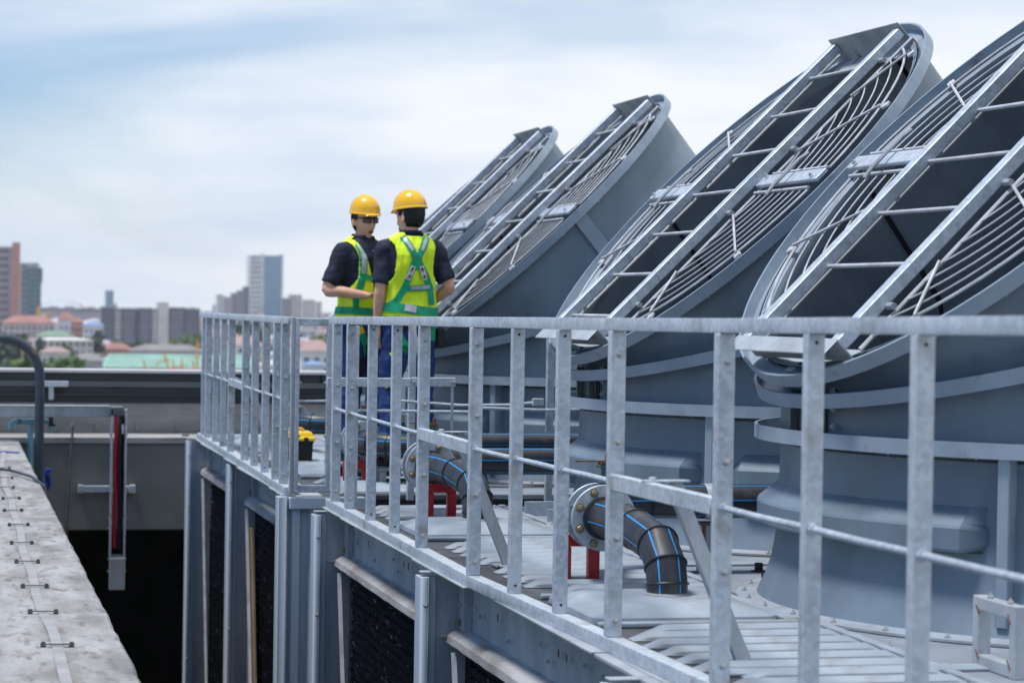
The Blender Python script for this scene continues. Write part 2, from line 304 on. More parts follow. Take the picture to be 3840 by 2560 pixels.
m = MB(); m.tube([(.05, 19.6, -.125), (.3, 19.7, -.12), (.5, 19.4, -.12), (.64, 18.7, -.12), (.72, 18.2, -.16), (.73, 18.0, -.4)], .012, 6); solo('loose_cable', m, 'rubblk', 'thin black cable crossing the far end of the ledge and dropping over its edge', 'cable')
m = MB(); m.tube([(.0, 22.2, -.138), (.35, 22.3, -.138), (.64, 22.0, -.138)], .010, 6); solo('blue_cable', m, mat('violet_cable', (.12,.12,.35), .6), 'thin violet cable lying across the far end of the ledge', 'cable')
# ================================================================ cooling towers
def rib_mesh(x0, x1):   # raised half round corrugation across the deck, ends pinched down
    m = MB(); n = 8; rings = []
    for x, s_ in ((x0-.05, .02), (x0-.03, .35), (x0+.01, .95), (x0+.03, 1), (x1-.03, 1), (x1-.01, .95), (x1+.03, .35), (x1+.05, .02)):
        rings.append([Vector((x, .047*cos(pi*j/n)*(.75+.25*s_), .030*s_*sin(pi*j/n)**.75+.001 if 0 < j < n else .001)) for j in range(n+1)])
    m.loft(rings, False, False); return m.mesh('deck_rib', 'frp')
def tower(name, label, y0, y1, cols, fans, domes, x_far=7.6):
    t = thing(name, label, 'cooling tower', (5, (y0+y1)/2, -5))
    # deck sheets, one per strip, joints left open
    ysp = sorted([y0]+[(a+b)/2 for a, b in zip(fans[:-1], fans[1:])]+[y1]+[f for f in fans])
    for a, b in zip(ysp[:-1], ysp[1:]):
        for xa, xb, mm in ((2.36, 3.30, 'dirt_shade'), (3.304, 4.8, 'tread'), (4.804, 6.2, 'tread'), (6.204, x_far, 'frp')):
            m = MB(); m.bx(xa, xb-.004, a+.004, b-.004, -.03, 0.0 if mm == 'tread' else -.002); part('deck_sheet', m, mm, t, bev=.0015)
    m = MB(); m.bx(2.5, x_far, y0+.1, y1-.1, -.2, -.04); part('deck_frame', m, 'dark', t)
    m = MB(); m.bx(3.285, 3.325, y0+.02, y1-.02, .0005, .014); part('joint_strip', m, 'frp', t, bev=.003)
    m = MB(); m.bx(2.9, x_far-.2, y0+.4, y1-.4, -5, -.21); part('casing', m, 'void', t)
    rm = rib_mesh(2.50, 3.23); rs = rib_mesh(2.62, 3.23)
    for k in range(int((y1-y0)/.188)):
        y = y0+.12+k*.188
        if any(abs(y-d) < .50 for d in domes): continue
        d = min((abs(abs(y-q)-0) for q in domes), default=9)
        inst('deck_rib', rs if (d < .72 or k % 9 == 4) else rm, t, (0, y, 0))
    for d in domes:
        for s_ in (-1, 1):
            m = MB(); m.bx(2.42, 3.22, d+s_*.455-.02, d+s_*.455+.02, 0, .022); part('lid_kerb', m, 'frp', t, bev=.006)
        m = MB(); m.bx(3.20, 3.24, d-.433, d+.433, 0, .020); part('lid_kerb', m, 'frp', t, bev=.006)
    for y in [y0+.5+i*.55 for i in range(int((y1-y0-.8)/.55))]:
        inst('bolt', BOLTS, t, (3.36, y, .001)); inst('bolt', BOLTS, t, (3.26, y+.2, -.001))
    # transverse joint angle near each seam
    for f in ysp[1:-1]:
        if f in fans: continue
        m = MB(); m.bx(2.5, x_far-.1, f-.06, f+.06, .001, .012); part('cover_strip', m, 'frp', t, bev=.003)
        for x in (2.7, 3.0, 3.5, 3.9): inst('bolt', BOLTS, t, (x, f-.03, .012))
    # long side: edge channel, top flange, gutter, fill, struts between columns
    for i in range(len(cols)-1):
        a, b = cols[i]+.10, cols[i+1]-.015
        m = MB(); m.prism([(2.352,-.265),(2.352,-.035),(2.29,-.035),(2.29,-.028),(2.36,-.028),(2.36,-.272),(2.335,-.272),(2.335,-.265)], a, b); part('edge_channel', m, 'galvd', t)
        m = MB(); m.bx(2.235, 2.36, a-.08, b+.02, -.018, -.004); m.bx(2.30, 2.36, a-.06, b, -.027, -.019); part('top_flange', m, 'galvd', t, bev=.002)
        m = MB(); n = 26; rr = []
        for k in range(n+1):
            y = a+.09+(b-.02-a-.09)*k/n; j = .004*noise.noise(Vector((y*7, i, 1)))
            rr.append([Vector((2.333, y, -.268)), Vector((2.285, y, -.276)), Vector((2.258, y, -.296+j)), Vector((2.252, y, -.328+j)), Vector((2.258, y, -.335+2*j)), Vector((2.333, y, -.325))])
        m.loft(rr); part('gutter', m, 'lip', t, ang=28)
        # black honeycomb fill: staggered little blades, one joined mass
        m = MB(); rows_ = 44
        for r_ in range(rows_):
            z = -.36-r_*.055; q = int((b-a-.25)/.05)
            for c_ in range(q):
                y = a+.12+c_*.05+(.025 if r_ % 2 else 0); dx = .012*random.random()
                p = [(2.345+dx, y, z), (2.325+dx, y+.025, z-.006), (2.345+dx, y+.05, z), (2.36+dx, y+.05, z-.05), (2.34+dx, y+.025, z-.056), (2.36+dx, y, z-.05)]
                m.add(p, [(0,1,4,5), (1,2,3,4)])
        part('fill_media', m, 'media', t, kind='stuff')
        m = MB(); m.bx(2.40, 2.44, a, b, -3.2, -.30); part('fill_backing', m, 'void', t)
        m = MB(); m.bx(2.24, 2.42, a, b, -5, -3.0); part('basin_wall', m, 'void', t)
        m = MB(); m.bar((2.262, b-.14, -.36), (2.262, b-1.05, -3.4), .012, .022, (1,0,0)); part('brace_bar', m, 'rod', t)
        m = MB(); m.bx(2.31, 2.352, b-.115, b-.002, -.27, -.03); part('corner_plate', m, 'galvd', t, bev=.002)
        for z in (-.075, -.15, -.235):
            inst('bolt', BOLTB if z < -.2 else BOLT, t, (2.309, b-.05, z), aim((-1,0,0)))
        for q in (.18, .22, .30, .48, .52, .70, .88, .93):
            inst('bolt', BOLT, t, (2.289+.046, a+(b-a)*q, -.11-.10*((q*37) % 1)), aim((-1,0,0)))
        for q in (.39, .43, .77):
            m = MB(); m.lathe([(.0,.0),(.010,.0),(.010,.002),(.0,.002)], 10, Mx=Matrix.Translation((2.333, a+(b-a)*q, -.13)) @ Matrix.Rotation(-pi/2, 4, 'Y') @ Matrix.Diagonal((1.9,1,1,1))); part('rust_hole', m, 'rustm', t)
    for i, c in enumerate(cols):
        last = False
        m = MB(); m.prism([(2.205,c),(2.35,c),(2.35,c+.09),(2.342,c+.09),(2.342,c+.008),(2.205,c+.008)], -5, -.014, 'z'); part('column', m, 'galvd', t)
        if i < len(cols):
            m = MB(); m.prism([(2.128,c-.004),(2.138,c-.026),(2.168,c-.026),(2.174,c-.006),(2.207,c-.006),(2.207,c+.03),(2.128,c+.10)], -5, -.03, 'z'); part('column_cladding', m, 'colpaint', t, bev=.003)
        m = MB(); m.bx(2.135, 2.36, c-.01, c+.06, -.013, -.008); part('column_cap', m, 'galvd', t)
        m = MB(); m.bx(2.21, 2.34, c-.012, c, -.31, -.302); part('splice_ledge', m, 'galvd', t)
        for z in (-.16, -.62, -1.3, -2.0, -2.8): inst('bolt', BOLT, t, (2.155, c-.027, z), aim((0,-1,0)))
        for z in (-.05, -.14, -.24): inst('bolt', BOLTS, t, (2.352, c+.05, z), aim((-1,0,0)))
    return t
TB = tower('cooling_tower', 'nearer grey cooling tower block with ribbed deck, in front of the gap', 5.0, 14.38, [4.35, 7.65, 10.9, 14.2], [6.0, 9.32, 12.67], [6.0, 9.3, 12.72])
TA = tower('cooling_tower', 'farther cooling tower cell block beyond the narrow gap, carrying the toolbox', 15.32, 22.1, [15.36, 18.72, 22.0], [17.38, 20.71], [17.25, 20.75])
# end wall of the far block, facing the gap
m = MB(); m.bx(2.13, 2.62, 15.24, 15.32, -.085, -.008); part('end_cap', m, 'colpaint', TA, bev=.006)
m = MB(); m.prism([(2.055,15.30),(2.062,15.26),(2.115,15.26),(2.125,15.28),(2.125,15.35),(2.055,15.35)], -5, -.006, 'z'); part('corner_cladding', m, 'colpaint', TA, bev=.003)
po = []; x = 2.126; k = 0
while x < 7.4:
    po += [(x, 15.31), (x+.012, 15.31), (x+.03, 15.272), (x+.075, 15.272), (x+.09, 15.31)]; x += .115
po += [(x, 15.31), (x, 15.33), (2.126, 15.33)]
m = MB(); m.prism(po, -5, -.087, 'z'); part('corrugated_wall', m, 'colpaint', TA)
# tower B back end wall (towards the gap)
m = MB(); m.bx(2.3, 7.6, 14.34, 14.38, -5, -.031); part('end_wall', m, 'galvd', TB)
# board leaning inside the far block side
m = MB(); m.prism([(18.58,-.50),(18.45,-.50),(17.30,-4.4),(18.58,-4.4)], 2.285, 2.305, 'x'); solo('timber_board', m, 'tan', 'tall brown board leaning against the black fill of the farther tower', 'board', bev=.003)
for dy, lab in ((0, 'first'), (.55, 'second')):
    m = MB(); y = 13.72-dy; m.prism([(y,.0),(y+.10,.0),(y+.10,.01),(y+.01,.01),(y+.01,.085),(y,.085)], 3.3 if dy < 1 else 3.45, 7.2, 'x')
    solo('deck_angle', m, 'galv', {'first': 'long galvanised angle lying across the deck just before the farther black header pipe', 'second': 'long galvanised angle across the deck behind the second domed lid', 'third': 'galvanised angle across the deck behind the nearest black header pipe'}[lab], 'steel angle', 'steel angles lying across the deck', bev=.002)
# ================================================================ fan stacks
def circ(c, t, r, th):   # point on a circle tilted by t about the local Y axis; th=180 is the hinge side
    return Vector((c[0]+r*cos(th)*cos(t), r*sin(th), c[2]+r*cos(th)*sin(t)))
def ringpts(c, t, r, n=72, dn=0.0):
    nv = Vector((-sin(t), 0, cos(t)))*dn
    return [circ(c, t, r, 2*pi*j/n)+nv for j in range(n)]
def fan_stack(loc, psi, label):
    T = thing('fan_stack', label, 'fan stack', loc, 'fan stacks in a row on the cooling towers', world=False, rz=psi)
    n = 72
    F0 = ((0,0,.692), 0.0); F2 = ((-.123,0,1.268), R(17.2)); F3 = ((-.60,0,1.868), R(44.5))
    # base plate and flared bell
    m = MB(); m.lathe([(1.36,.004),(1.585,.004),(1.585,.014),(1.52,.018),(1.495,.024)], n); BR = part('base_ring', m, 'ring', T, ang=25)
    m = MB(); m.lathe([(1.50,.02),(1.487,.05),(1.462,.10),(1.44,.17),(1.425,.25),(1.415,.32),(1.41,.36),(1.41,.66)], n); m.lathe([(1.385,.66),(1.385,.36),(1.40,.2),(1.46,.02)], n); part('bell', m, 'duct', T)
    for k in range(36):
        a = 2*pi*(k+.5)/36; inst('bolt', BOLT, BR, (1.55*cos(a), 1.55*sin(a), .017), None)
    # four raised ledge boxes, chamfered at their ends, between vertical ribs
    for q in range(4):
        a0 = R(42+90*q)+.055; a1 = R(132+90*q)-.055; rr = []
        K = 26
        for k in range(K+1):
            a = a0+(a1-a0)*k/K; s_ = min(1, min(k, K-k))
            o = 1.408+.095*s_; zb = .325+.02*(1-s_); zt = .425-.01*(1-s_)
            rr.append([Vector((r_*cos(a), r_*sin(a), z)) for r_, z in ((1.40,.322),(o-.03,.323),(o-.006,zb+.003),(o,zb+.012),(o,zt-.01),(o-.006,zt),(o-.02,zt+.01),(1.40,.50))])
        m = MB(); m.loft(rr); part('ledge_box', m, 'duct', T, ang=18)
        a = R(42+90*q)
        m = MB(); mx = Matrix.Rotation(a, 3, 'Z')
        m.add([mx @ Vector(v) for v in ((1.40,-.022,.05),(1.50,-.022,.06),(1.50,-.022,.2),(1.50,-.022,.685),(1.40,-.022,.685),(1.40,.022,.05),(1.50,.022,.06),(1.50,.022,.2),(1.50,.022,.685),(1.40,.022,.685))],
              [(0,1,2,3,4),(5,9,8,7,6),(0,5,6,1),(1,6,7,2),(2,7,8,3),(3,8,9,4),(4,9,5,0)]); part('rib', m, 'flange', T, bev=.004)
    # first flange (level): web + lip
    def flange(name, c, t, rin, rout, h, m_='flange', w=.012, lo=0.0):
        m = MB(); A = [ringpts(c, t, r_, n, d) for r_, d in ((rin, lo), (rout-w, lo), (rout-w, lo+h), (rout, lo+h), (rout, lo-.012), (rin, lo-.012))]
        for j in range(n):
            for k in range(6):
                a, b = A[k], A[(k+1) % 6]; m.add([a[j], a[(j+1) % n], b[(j+1) % n], b[j]], [(0,1,2,3)])
        return part(name, m, m_, T, ang=30)
    flange('level_flange', F0[0], F0[1], 1.39, 1.52, .046)
    flange('middle_flange', F2[0], F2[1], 1.33, 1.455, .046)
    flange('mouth_rim', F3[0], F3[1], 1.25, 1.335, .05, lo=-.02)
    # duct shells
    def shell(name, A, B, ra, rb, mm, th=.008, a0=0, a1=n, da=0, db=0):
        m = MB(); ia, ib = ringpts(A[0], A[1], ra, n, da), ringpts(B[0], B[1], rb, n, db)
        ks = 6; rings = [[ia[j % n].lerp(ib[j % n], k/ks) for j in range(a0, a1+1)] for k in range(ks+1)]
        m.loft(rings, False, False); return part(name, m, mm, T, ang=60)
    shell('lower_bend', F0, F2, 1.41, 1.345, 'duct', da=.0)
    shell('upper_bend', F2, F3, 1.335, 1.262, 'duct')
    shell('inner_lining', F0, F2, 1.385, 1.315, 'ductin', da=-.03)
    shell('inner_lining', F2, F3, 1.312, 1.24, 'ductin')
    m = MB(); m.lathe([(1.38,.68),(1.37,.3),(1.40,.1)], n); part('throat_lining', m, 'ductin', T)
    # inner bell rolled rim at the mouth
    m = MB(); A = [ringpts(F3[0], F3[1], r_, n, d) for r_, d in ((1.238,-.11),(1.21,-.05),(1.215,-.012),(1.25,.0))]
    m.loft([a+[a[0]] for a in A], False, False); part('rolled_lip', m, 'flange', T)
    # seams inside and outside
    for th, wd in ((90, .02), (270, .02), (180, .03), (0, .02)):
        for (A, B, ra, rb) in ((F0, F2, 1.41, 1.345), (F2, F3, 1.335, 1.262)):
            a = circ(A[0], A[1], ra, R(th)); b = circ(B[0], B[1], rb, R(th)); d = Vector((cos(R(th)), sin(R(th)), 0))
            m = MB(); m.bar(a+d*.012, b+d*.012, .07 if th == 180 else .10, .022, d)
            if th != 270 or A is F2: part('seam_flange', m, 'flange', T, bev=.003)
            ai = circ(A[0], A[1], ra-.035, R(th+.6)); bi = circ(B[0], B[1], rb-.033, R(th+.6))
            m = MB(); m.bar(ai, bi, .02, .012, d); part('inner_seam', m, 'void', T)
    for z, dx in ((.76, -.0), (.83, .0), (.90, 0.0)):
        for s_ in (-1, 1): inst('bolt', BOLT, T, (-1.415, s_*.20, z), aim((-1, s_*.15, 0)))
    for yy_ in (-.10, .10): m = MB(); m.box((-1.44, yy_, .80), (.05, .012, .19)); part('hinge_lug', m, 'dkgrey', T, bev=.003)
    m = MB(); m.box((-1.42, 0, .80), (.03, .26, .17)); part('hinge_plate', m, 'dark', T, bev=.004)
    m = MB(); m.box((-1.40, 0, .97), (.03, .24, .10), Matrix.Rotation(R(-18), 3, 'Y')); part('hinge_plate', m, 'dark', T, bev=.004)
    # fan inside
    m = MB(); m.lathe([(0,.34),(.2,.34),(.24,.3),(.24,.16),(0,.16)], 24); part('fan_hub', m, 'dark', T)
    for k in range(7):
        a = 2*pi*k/7; mx = Matrix.Rotation(a, 3, 'Z'); m = MB()
        m.loft([[mx @ Vector((r_, w*sx_, .25+w*sx_*tn+dz)) for sx_, dz in ((-.5, 0), (0, .02), (.5, 0), (0, -.01))] for r_, w, tn in ((.2,.16,.6),(.7,.26,.4),(1.3,.3,.25))]); part('fan_blade', m, 'dkgrey', T)
    # everything lying on the mouth plane, in plane coordinates (s up slope, y along, h out)
    es = Vector((cos(F3[1]), 0, sin(F3[1]))); en = Vector((-sin(F3[1]), 0, cos(F3[1]))); ey = Vector((0,1,0)); c = Vector(F3[0])
    P = lambda s_, y, h: c+es*s_+ey*y+en*h
    Mx = Matrix((es, ey, en)).transposed()
    for y in (-.42, .42):
        m = MB(); m.box(P(-.02, y, .078), (2.35, .062, .056), Mx)
        part('ladder_beam', m, 'galv', T, bev=.005)
    for k in range(7):
        m = MB(); s_ = -1.19+.14+.325*k; m.tube([P(s_, -.39, .062), P(s_, .39, .062)], .0095, 8); part('cross_rod', m, 'rod', T)
    # end channels joining the ladder beams
    for s_, d in ((1.16, 1), (-1.20, -1)):
        m = MB(); w = .462
        m.box(P(s_, 0, .055), (.008, 2*w, .16 if d > 0 else .12), Mx); m.box(P(s_+d*.04, 0, -.02 if d > 0 else .112), (.085, 2*w+.02, .007), Mx)
        m.box(P(s_-.05*d if d > 0 else s_+.03, 0, -.024), (.10, 2*w, .007), Mx)
        part('end_channel', m, 'galvd', T, bev=.003)
        for y in (-.3, .3): inst('bolt', BOLT, T, P(s_+d*.006, y, .06), aim(es*d))
    # middle cross bars
    for sg in (-1, 1):
        m = MB(); m.box(P(0, sg*.85, .042), (.082, .80, .022), Mx); part('middle_bar', m, 'galv', T, bev=.004)
        m = MB(); m.tube([P(.16, sg*.86, .075), P(.10, sg*.86, .085), P(-.10, sg*.86, .085), P(-.16, sg*.86, .075)], .010, 6); part('clamp_rod', m, 'galvd', T)
        for d in (-1, 1):
            m = MB(); m.tube([P(d*.075, sg*.47, .03), P(d*.075, sg*1.19, .03)], .009, 6); part('guard_edge_rod', m, 'rod', T)
            inst('bolt', BOLT, T, P(d*.02, sg*(.52 if d > 0 else 1.18), .062), aim(en))
        m = MB(); m.tube([P(-1.16, sg*.475, .02), P(1.16, sg*.475, .02)], .009, 6); part('guard_side_rod', m, 'rod', T)
    # guard: concentric rings clipped by the ladder and the middle bar, in four quadrants
    for sg in (-1, 1):
        for d in (-1, 1):
            for k in range(8):
                r_ = .565+k*.0885
                if r_ > 1.20: break
                a_lo = math.asin(.080/r_); a_hi = math.acos(min(1, .475/r_)) 
                q = 12; pts = []
                for i in range(q+1):
                    a = a_lo+(a_hi-a_lo)*i/q; pts.append(P(d*r_*sin(a), sg*r_*cos(a), .022))
                m = MB(); m.tube(pts, .0042 if k < 7 else .0065, 6); part('guard_ring', m, 'rod', T)
            for a in (R(27), R(55)):
                r0 = .475/cos(a)+.005
                m = MB(); m.tube([P(d*r0*sin(a), sg*r0*cos(a), .034), P(d*1.20*sin(a), sg*1.20*cos(a), .034)], .007, 6); part('guard_spoke', m, 'rod', T)
                m = MB(); m.box(P(d*1.225*sin(a), sg*1.225*cos(a), .018), (.042,.04,.016), Mx @ Matrix.Rotation(math.atan2(sg*cos(a), d*sin(a)), 3, 'Z')); part('guard_clip', m, 'rod', T, bev=.003)
            m = MB(); m.tube([P(d*.25, sg*.44, .05), P(d*.25, sg*.50, .05)], .014, 8); part('guard_stud', m, 'galvd', T)
            m = MB(); m.tube([P(d*.95, sg*.44, .05), P(d*.95, sg*.50, .05)], .014, 8); part('guard_stud', m, 'galvd', T)
    for k in range(24):
        a = 2*pi*(k+.5)/24
        inst('bolt', BOLTS, T, circ(F3[0], F3[1], 1.30, a)-en*.034, aim(-en))
        inst('bolt', BOLTS, T, Vector((1.47*cos(a), 1.47*sin(a), .686)), aim((0,0,-1)))
    return T
FY = [(9.32, 5.2, 'nearest angled fan stack, cut off by the right edge of the photo, wire guarded mouth'),
      (12.67, 2.9, 'second angled fan stack from the right, whole wire guarded mouth above the handrail'),
      (17.38, .4, 'third angled fan stack from the right, behind the man seen from the back'),
      (20.71, .3, 'farthest and smallest angled fan stack, partly hidden by the one before it')]
def clone(o, parent=None):
    c = o.copy(); COL.objects.link(c)
    if parent: c.parent = parent
    for ch in o.children: clone(ch, c)
    return c
F4 = fan_stack((4.8, FY[0][0], 0), R(FY[0][1]), FY[0][2])
bpy.context.view_layer.update()
for y, a, lab in FY[1:]:
    c = clone(F4); c.location = (4.8, y, 0); c.rotation_euler = (0, 0, R(a)); c['label'] = lab
# ================================================================ railings
def seg_at(tab, y):
    for (a, va), (b, vb) in zip(tab[:-1], tab[1:]):
        if min(a, b) <= y <= max(a, b): return va+(vb-va)*(y-a)/(b-a)
    return tab[0][1] if abs(y-tab[0][0]) < abs(y-tab[-1][0]) else tab[-1][1]
XB = [(15,2.268),(14.28,2.258),(10.24,2.23),(7.2,2.348),(3.4,2.50)]
ZB = [(14.5,1.144),(11.43,1.162),(10.22,1.168),(8.24,1.178),(7.17,1.184),(5.18,1.205),(3.4,1.218)]
XA = [(22,2.238),(15.3,2.135)]; ZA = [(22,1.138),(15.3,1.134)]
def railing(label, XT, ZT, posts, bals, pairs, yend0, yend1, loc, braces):
    T = thing('handrail', label, 'handrail', loc)
    X = lambda y: seg_at(XT, y); Z = lambda y: seg_at(ZT, y)
    allp = sorted(posts+bals, reverse=True)
    for y in allp:
        x = X(y); z = Z(y)
        m = MB()
        if y in posts:
            m.prism([(x-.027,y-.025),(x+.027,y-.025),(x+.027,y+.025),(x-.027,y+.025)], .052, z-.046, 'z')
            po_ = part('post', m, 'galv', T, bev=.003)
            for zz in (.11, .40, .74, 1.05): inst('bolt', BOLT, po_, (x+.004, y-.025, zz), aim((0,-1,0)))
        else:
            m.prism([(x-.025,y-.022),(x+.025,y-.022),(x+.025,y+.022),(x+.018,y+.022),(x+.018,y-.015),(x-.018,y-.015),(x-.018,y+.022),(x-.025,y+.022)], .052, z-.046, 'z')
            bl_ = part('baluster', m, 'galv', T, bev=.002)
            m = MB(); m.lathe([(0,0),(.0055,0),(.0055,.0012),(0,.0012)], 8, Mx=Matrix.Translation((x, y-.0222, .085)) @ Matrix.Rotation(pi/2, 4, 'X')); part('bolt_hole', m, 'void', bl_)
            m = MB(); m.lathe([(0,0),(.0055,0),(.0055,.0012),(0,.0012)], 8, Mx=Matrix.Translation((x, y-.0222, z-.07)) @ Matrix.Rotation(pi/2, 4, 'X')); part('bolt_hole', m, 'void', bl_)
    br = sorted([yend0]+[p-.027 for p in posts]+[yend1], reverse=True)
    br = [b for b in br if yend1 <= b <= yend0]
    for a, b in zip(br[:-1], br[1:]):
        if a-b < .06: continue
        for nm, zf, w, h in (('top_rail', lambda y: Z(y)-.0225, .05, .045), ('bottom_rail', lambda y: .0265, .062, .05)):
            m = MB(); ysq = [a-.0008]+[q for q in [t_[0] for t_ in XT] if b+.1 < q < a-.1]+[b+.0008]
            m.loft([[Vector((X(y)+sx_*w/2, y, zf(y)+sz*h/2)) for sx_, sz in ((-1,-1),(1,-1),(1,1),(-1,1))] for y in ysq]); part(nm, m, 'galv', T, bev=.0035, seg=2)
        m = MB(); m.bx(X((a+b)/2)-.05, X((a+b)/2)+.045, b+.001, a-.001, -.004, .001); part('seat_strip', m, 'galvd', T)
    # mid rods between all neighbours, flat joining bars inside the post pairs
    for a, b in zip(allp[:-1], allp[1:]):
        if (a, b) in pairs:
            m = MB(); z = .60
            m.loft([[Vector((X(y)-.012+sx_*.018, y, z+sz*.028)) for sx_, sz in ((-1,-1),(1,-1),(1,1),(-1,1))] for y in (a-.0255, b+.0255)]); part('joining_bar', m, 'galv', T, bev=.003)
            yb = a+(b-a)*.38; xb = X(yb)
            m = MB(); m.bar((xb-.03, yb, .631), (xb+.13, yb+.02, .631), .05, .006); m.lathe([(.014,.634),(.014,.644),(0,.646)], 6, Mx=Matrix.Translation((xb, yb, 0))); part('bracket_plate', m, 'galv', T, bev=.001)
            p0 = Vector((xb+.085, yb+.02, .622)); p1 = Vector((xb+.32, yb-.06, .015))
            d = (p1-p0).normalized(); m = MB(); m.bar(p0, p1, .05, .006, (0,1,0)); m.bar(p0+Vector((-.022,.02,0)), p1+Vector((-.022,.02,0)), .006, .045, (0,1,0)); m.box(p1, (.10,.08,.006)); part('back_stay', m, 'galvd', T, bev=.001)
        else:
            m = MB(); m.tube([(X(a), a-.02, .597), (X((a+b)/2), (a+b)/2, .597+random.uniform(-.003,.002)), (X(b), b+.02, .597)], .0105, 8); part('mid_rod', m, 'galv', T)
            m = MB(); m.tube([(X(a), a-.022, .597), (X(a), a-.035, .597)], .017, 8); part('weld_collar', m, 'galv', T); m = MB(); m.tube([(X(b), b+.022, .597), (X(b), b+.03, .597)], .015, 8); part('weld_collar', m, 'galv', T)
    return T
RB = railing('long galvanised handrail along the nearer tower, running from the gap to the right', XB, ZB,
  [14.211, 13.665, 11.426, 10.215, 8.237, 7.152, 5.02, 3.9], [12.926, 12.182, 9.547, 8.898, 6.437, 5.725], [(11.426,10.215),(8.237,7.152),(5.02,3.9)], 14.40, 3.6, (2.3, 9, 0), None)
RA = railing('shorter galvanised handrail on the edge of the farther tower left of the gap', XA, ZA,
  [21.491, 21.118, 19.093, 18.03, 16.043, 15.612], [20.41, 19.746, 17.381, 16.698], [(19.093,18.03)], 21.85, 15.32, (2.2, 18.5, 0), None)
# gate-like closing panel across the gap
t = thing('closing_panel', 'narrow upright galvanised frame closing the handrail beside the gap', 'rail panel', (2.27, 15.25, 0))
m = MB()
for x in (2.168, 2.372): m = MB(); m.bx(x-.014, x+.014, 15.235, 15.285, .03, 1.13); part('stile', m, 'galv', t, bev=.003)
for z in (.045, 1.105): m = MB(); m.bx(2.183, 2.357, 15.24, 15.275, z-.024, z+.024); part('frame_rail', m, 'galv', t, bev=.003)
m = MB(); m.tube([(2.18, 15.26, .60), (2.36, 15.26, .603)], .009, 8); part('mid_rod', m, 'galv', t)
for z in (.13, .38, .72, 1.02):
    inst('bolt', BOLT, t, (2.183, 15.255, z), aim((1,0,0))); inst('bolt', BOLT, t, (2.357, 15.255, z), aim((-1,0,0)))
m = MB(); m.bx(2.130, 2.152, 15.24, 15.30, .02, 1.134); part('end_post', m, 'galvd', t, bev=.002)
# cross railing at the end of the nearer tower
t = thing('cross_railing', 'low galvanised cross railing with a diagonal tube in front of the two workers', 'railing', (2.9, 14.5, 0))
for x, y, h in ((2.40, 14.42, 1.09), (2.835, 14.86, 1.09), (2.90, 14.86, .78), (3.66, 14.6, 1.07)):
    m = MB(); m.bx(x-.022, x+.022, y-.02, y+.02, .002, h); part('post', m, 'galv', t, bev=.003)
for x, y in ((2.835, 14.86), (2.90, 14.86)):
    for z in (.13, .42, .80): 
        if z < .78: inst('bolt', BOLT, t, (x, y-.02, z), aim((0,-1,0)))
m = MB(); m.bx(2.225, 2.74, 14.37, 14.40, .725, .779); part('mid_bar', m, 'galv', t, bev=.003)
m = MB(); m.bx(2.742, 3.01, 14.36, 14.39, .73, .784); part('mid_bar', m, 'galv', t, bev=.003)
m = MB(); m.bx(2.99, 3.006, 14.392, 14.40, .30, .735); part('thin_drop_rod', m, 'galv', t)
inst('bolt', BOLT, t, (3.0, 14.358, .757), aim((0,-1,0))); inst('bolt', BOLT, t, (2.755, 14.358, .757), aim((0,-1,0)))
m = MB(); m.tube([(2.77, 14.62, 1.12), (2.80, 14.62, 1.03), (2.845, 14.62, .90), (2.872, 14.62, .80), (2.88, 14.62, .65), (2.88, 14.62, .02)], .017, 10); part('diagonal_tube', m, 'white', t)
m = MB(); m.tube([(2.36, 14.42, .58), (3.14, 14.42, .575)], .009, 8); part('rod', m, 'galv', t)
m = MB(); m.tube([(2.72, 14.7, .63), (3.1, 14.66, .605), (3.42, 14.6, .612), (3.62, 14.6, .635)], .009, 8); part('rod', m, 'galv', t)
m = MB(); m.tube([(3.16, 14.42, .60), (3.6, 14.5, .585), (3.95, 14.55, .592)], .009, 8); part('rod', m, 'galv', t)
for p in ((3.15, 14.42, .60), (3.58, 14.58, .632)):
    m = MB(); m.box(p, (.07 if p[0] > 3.4 else .03, .03, .045)); part('rod_clamp', m, 'galv', t, bev=.003)
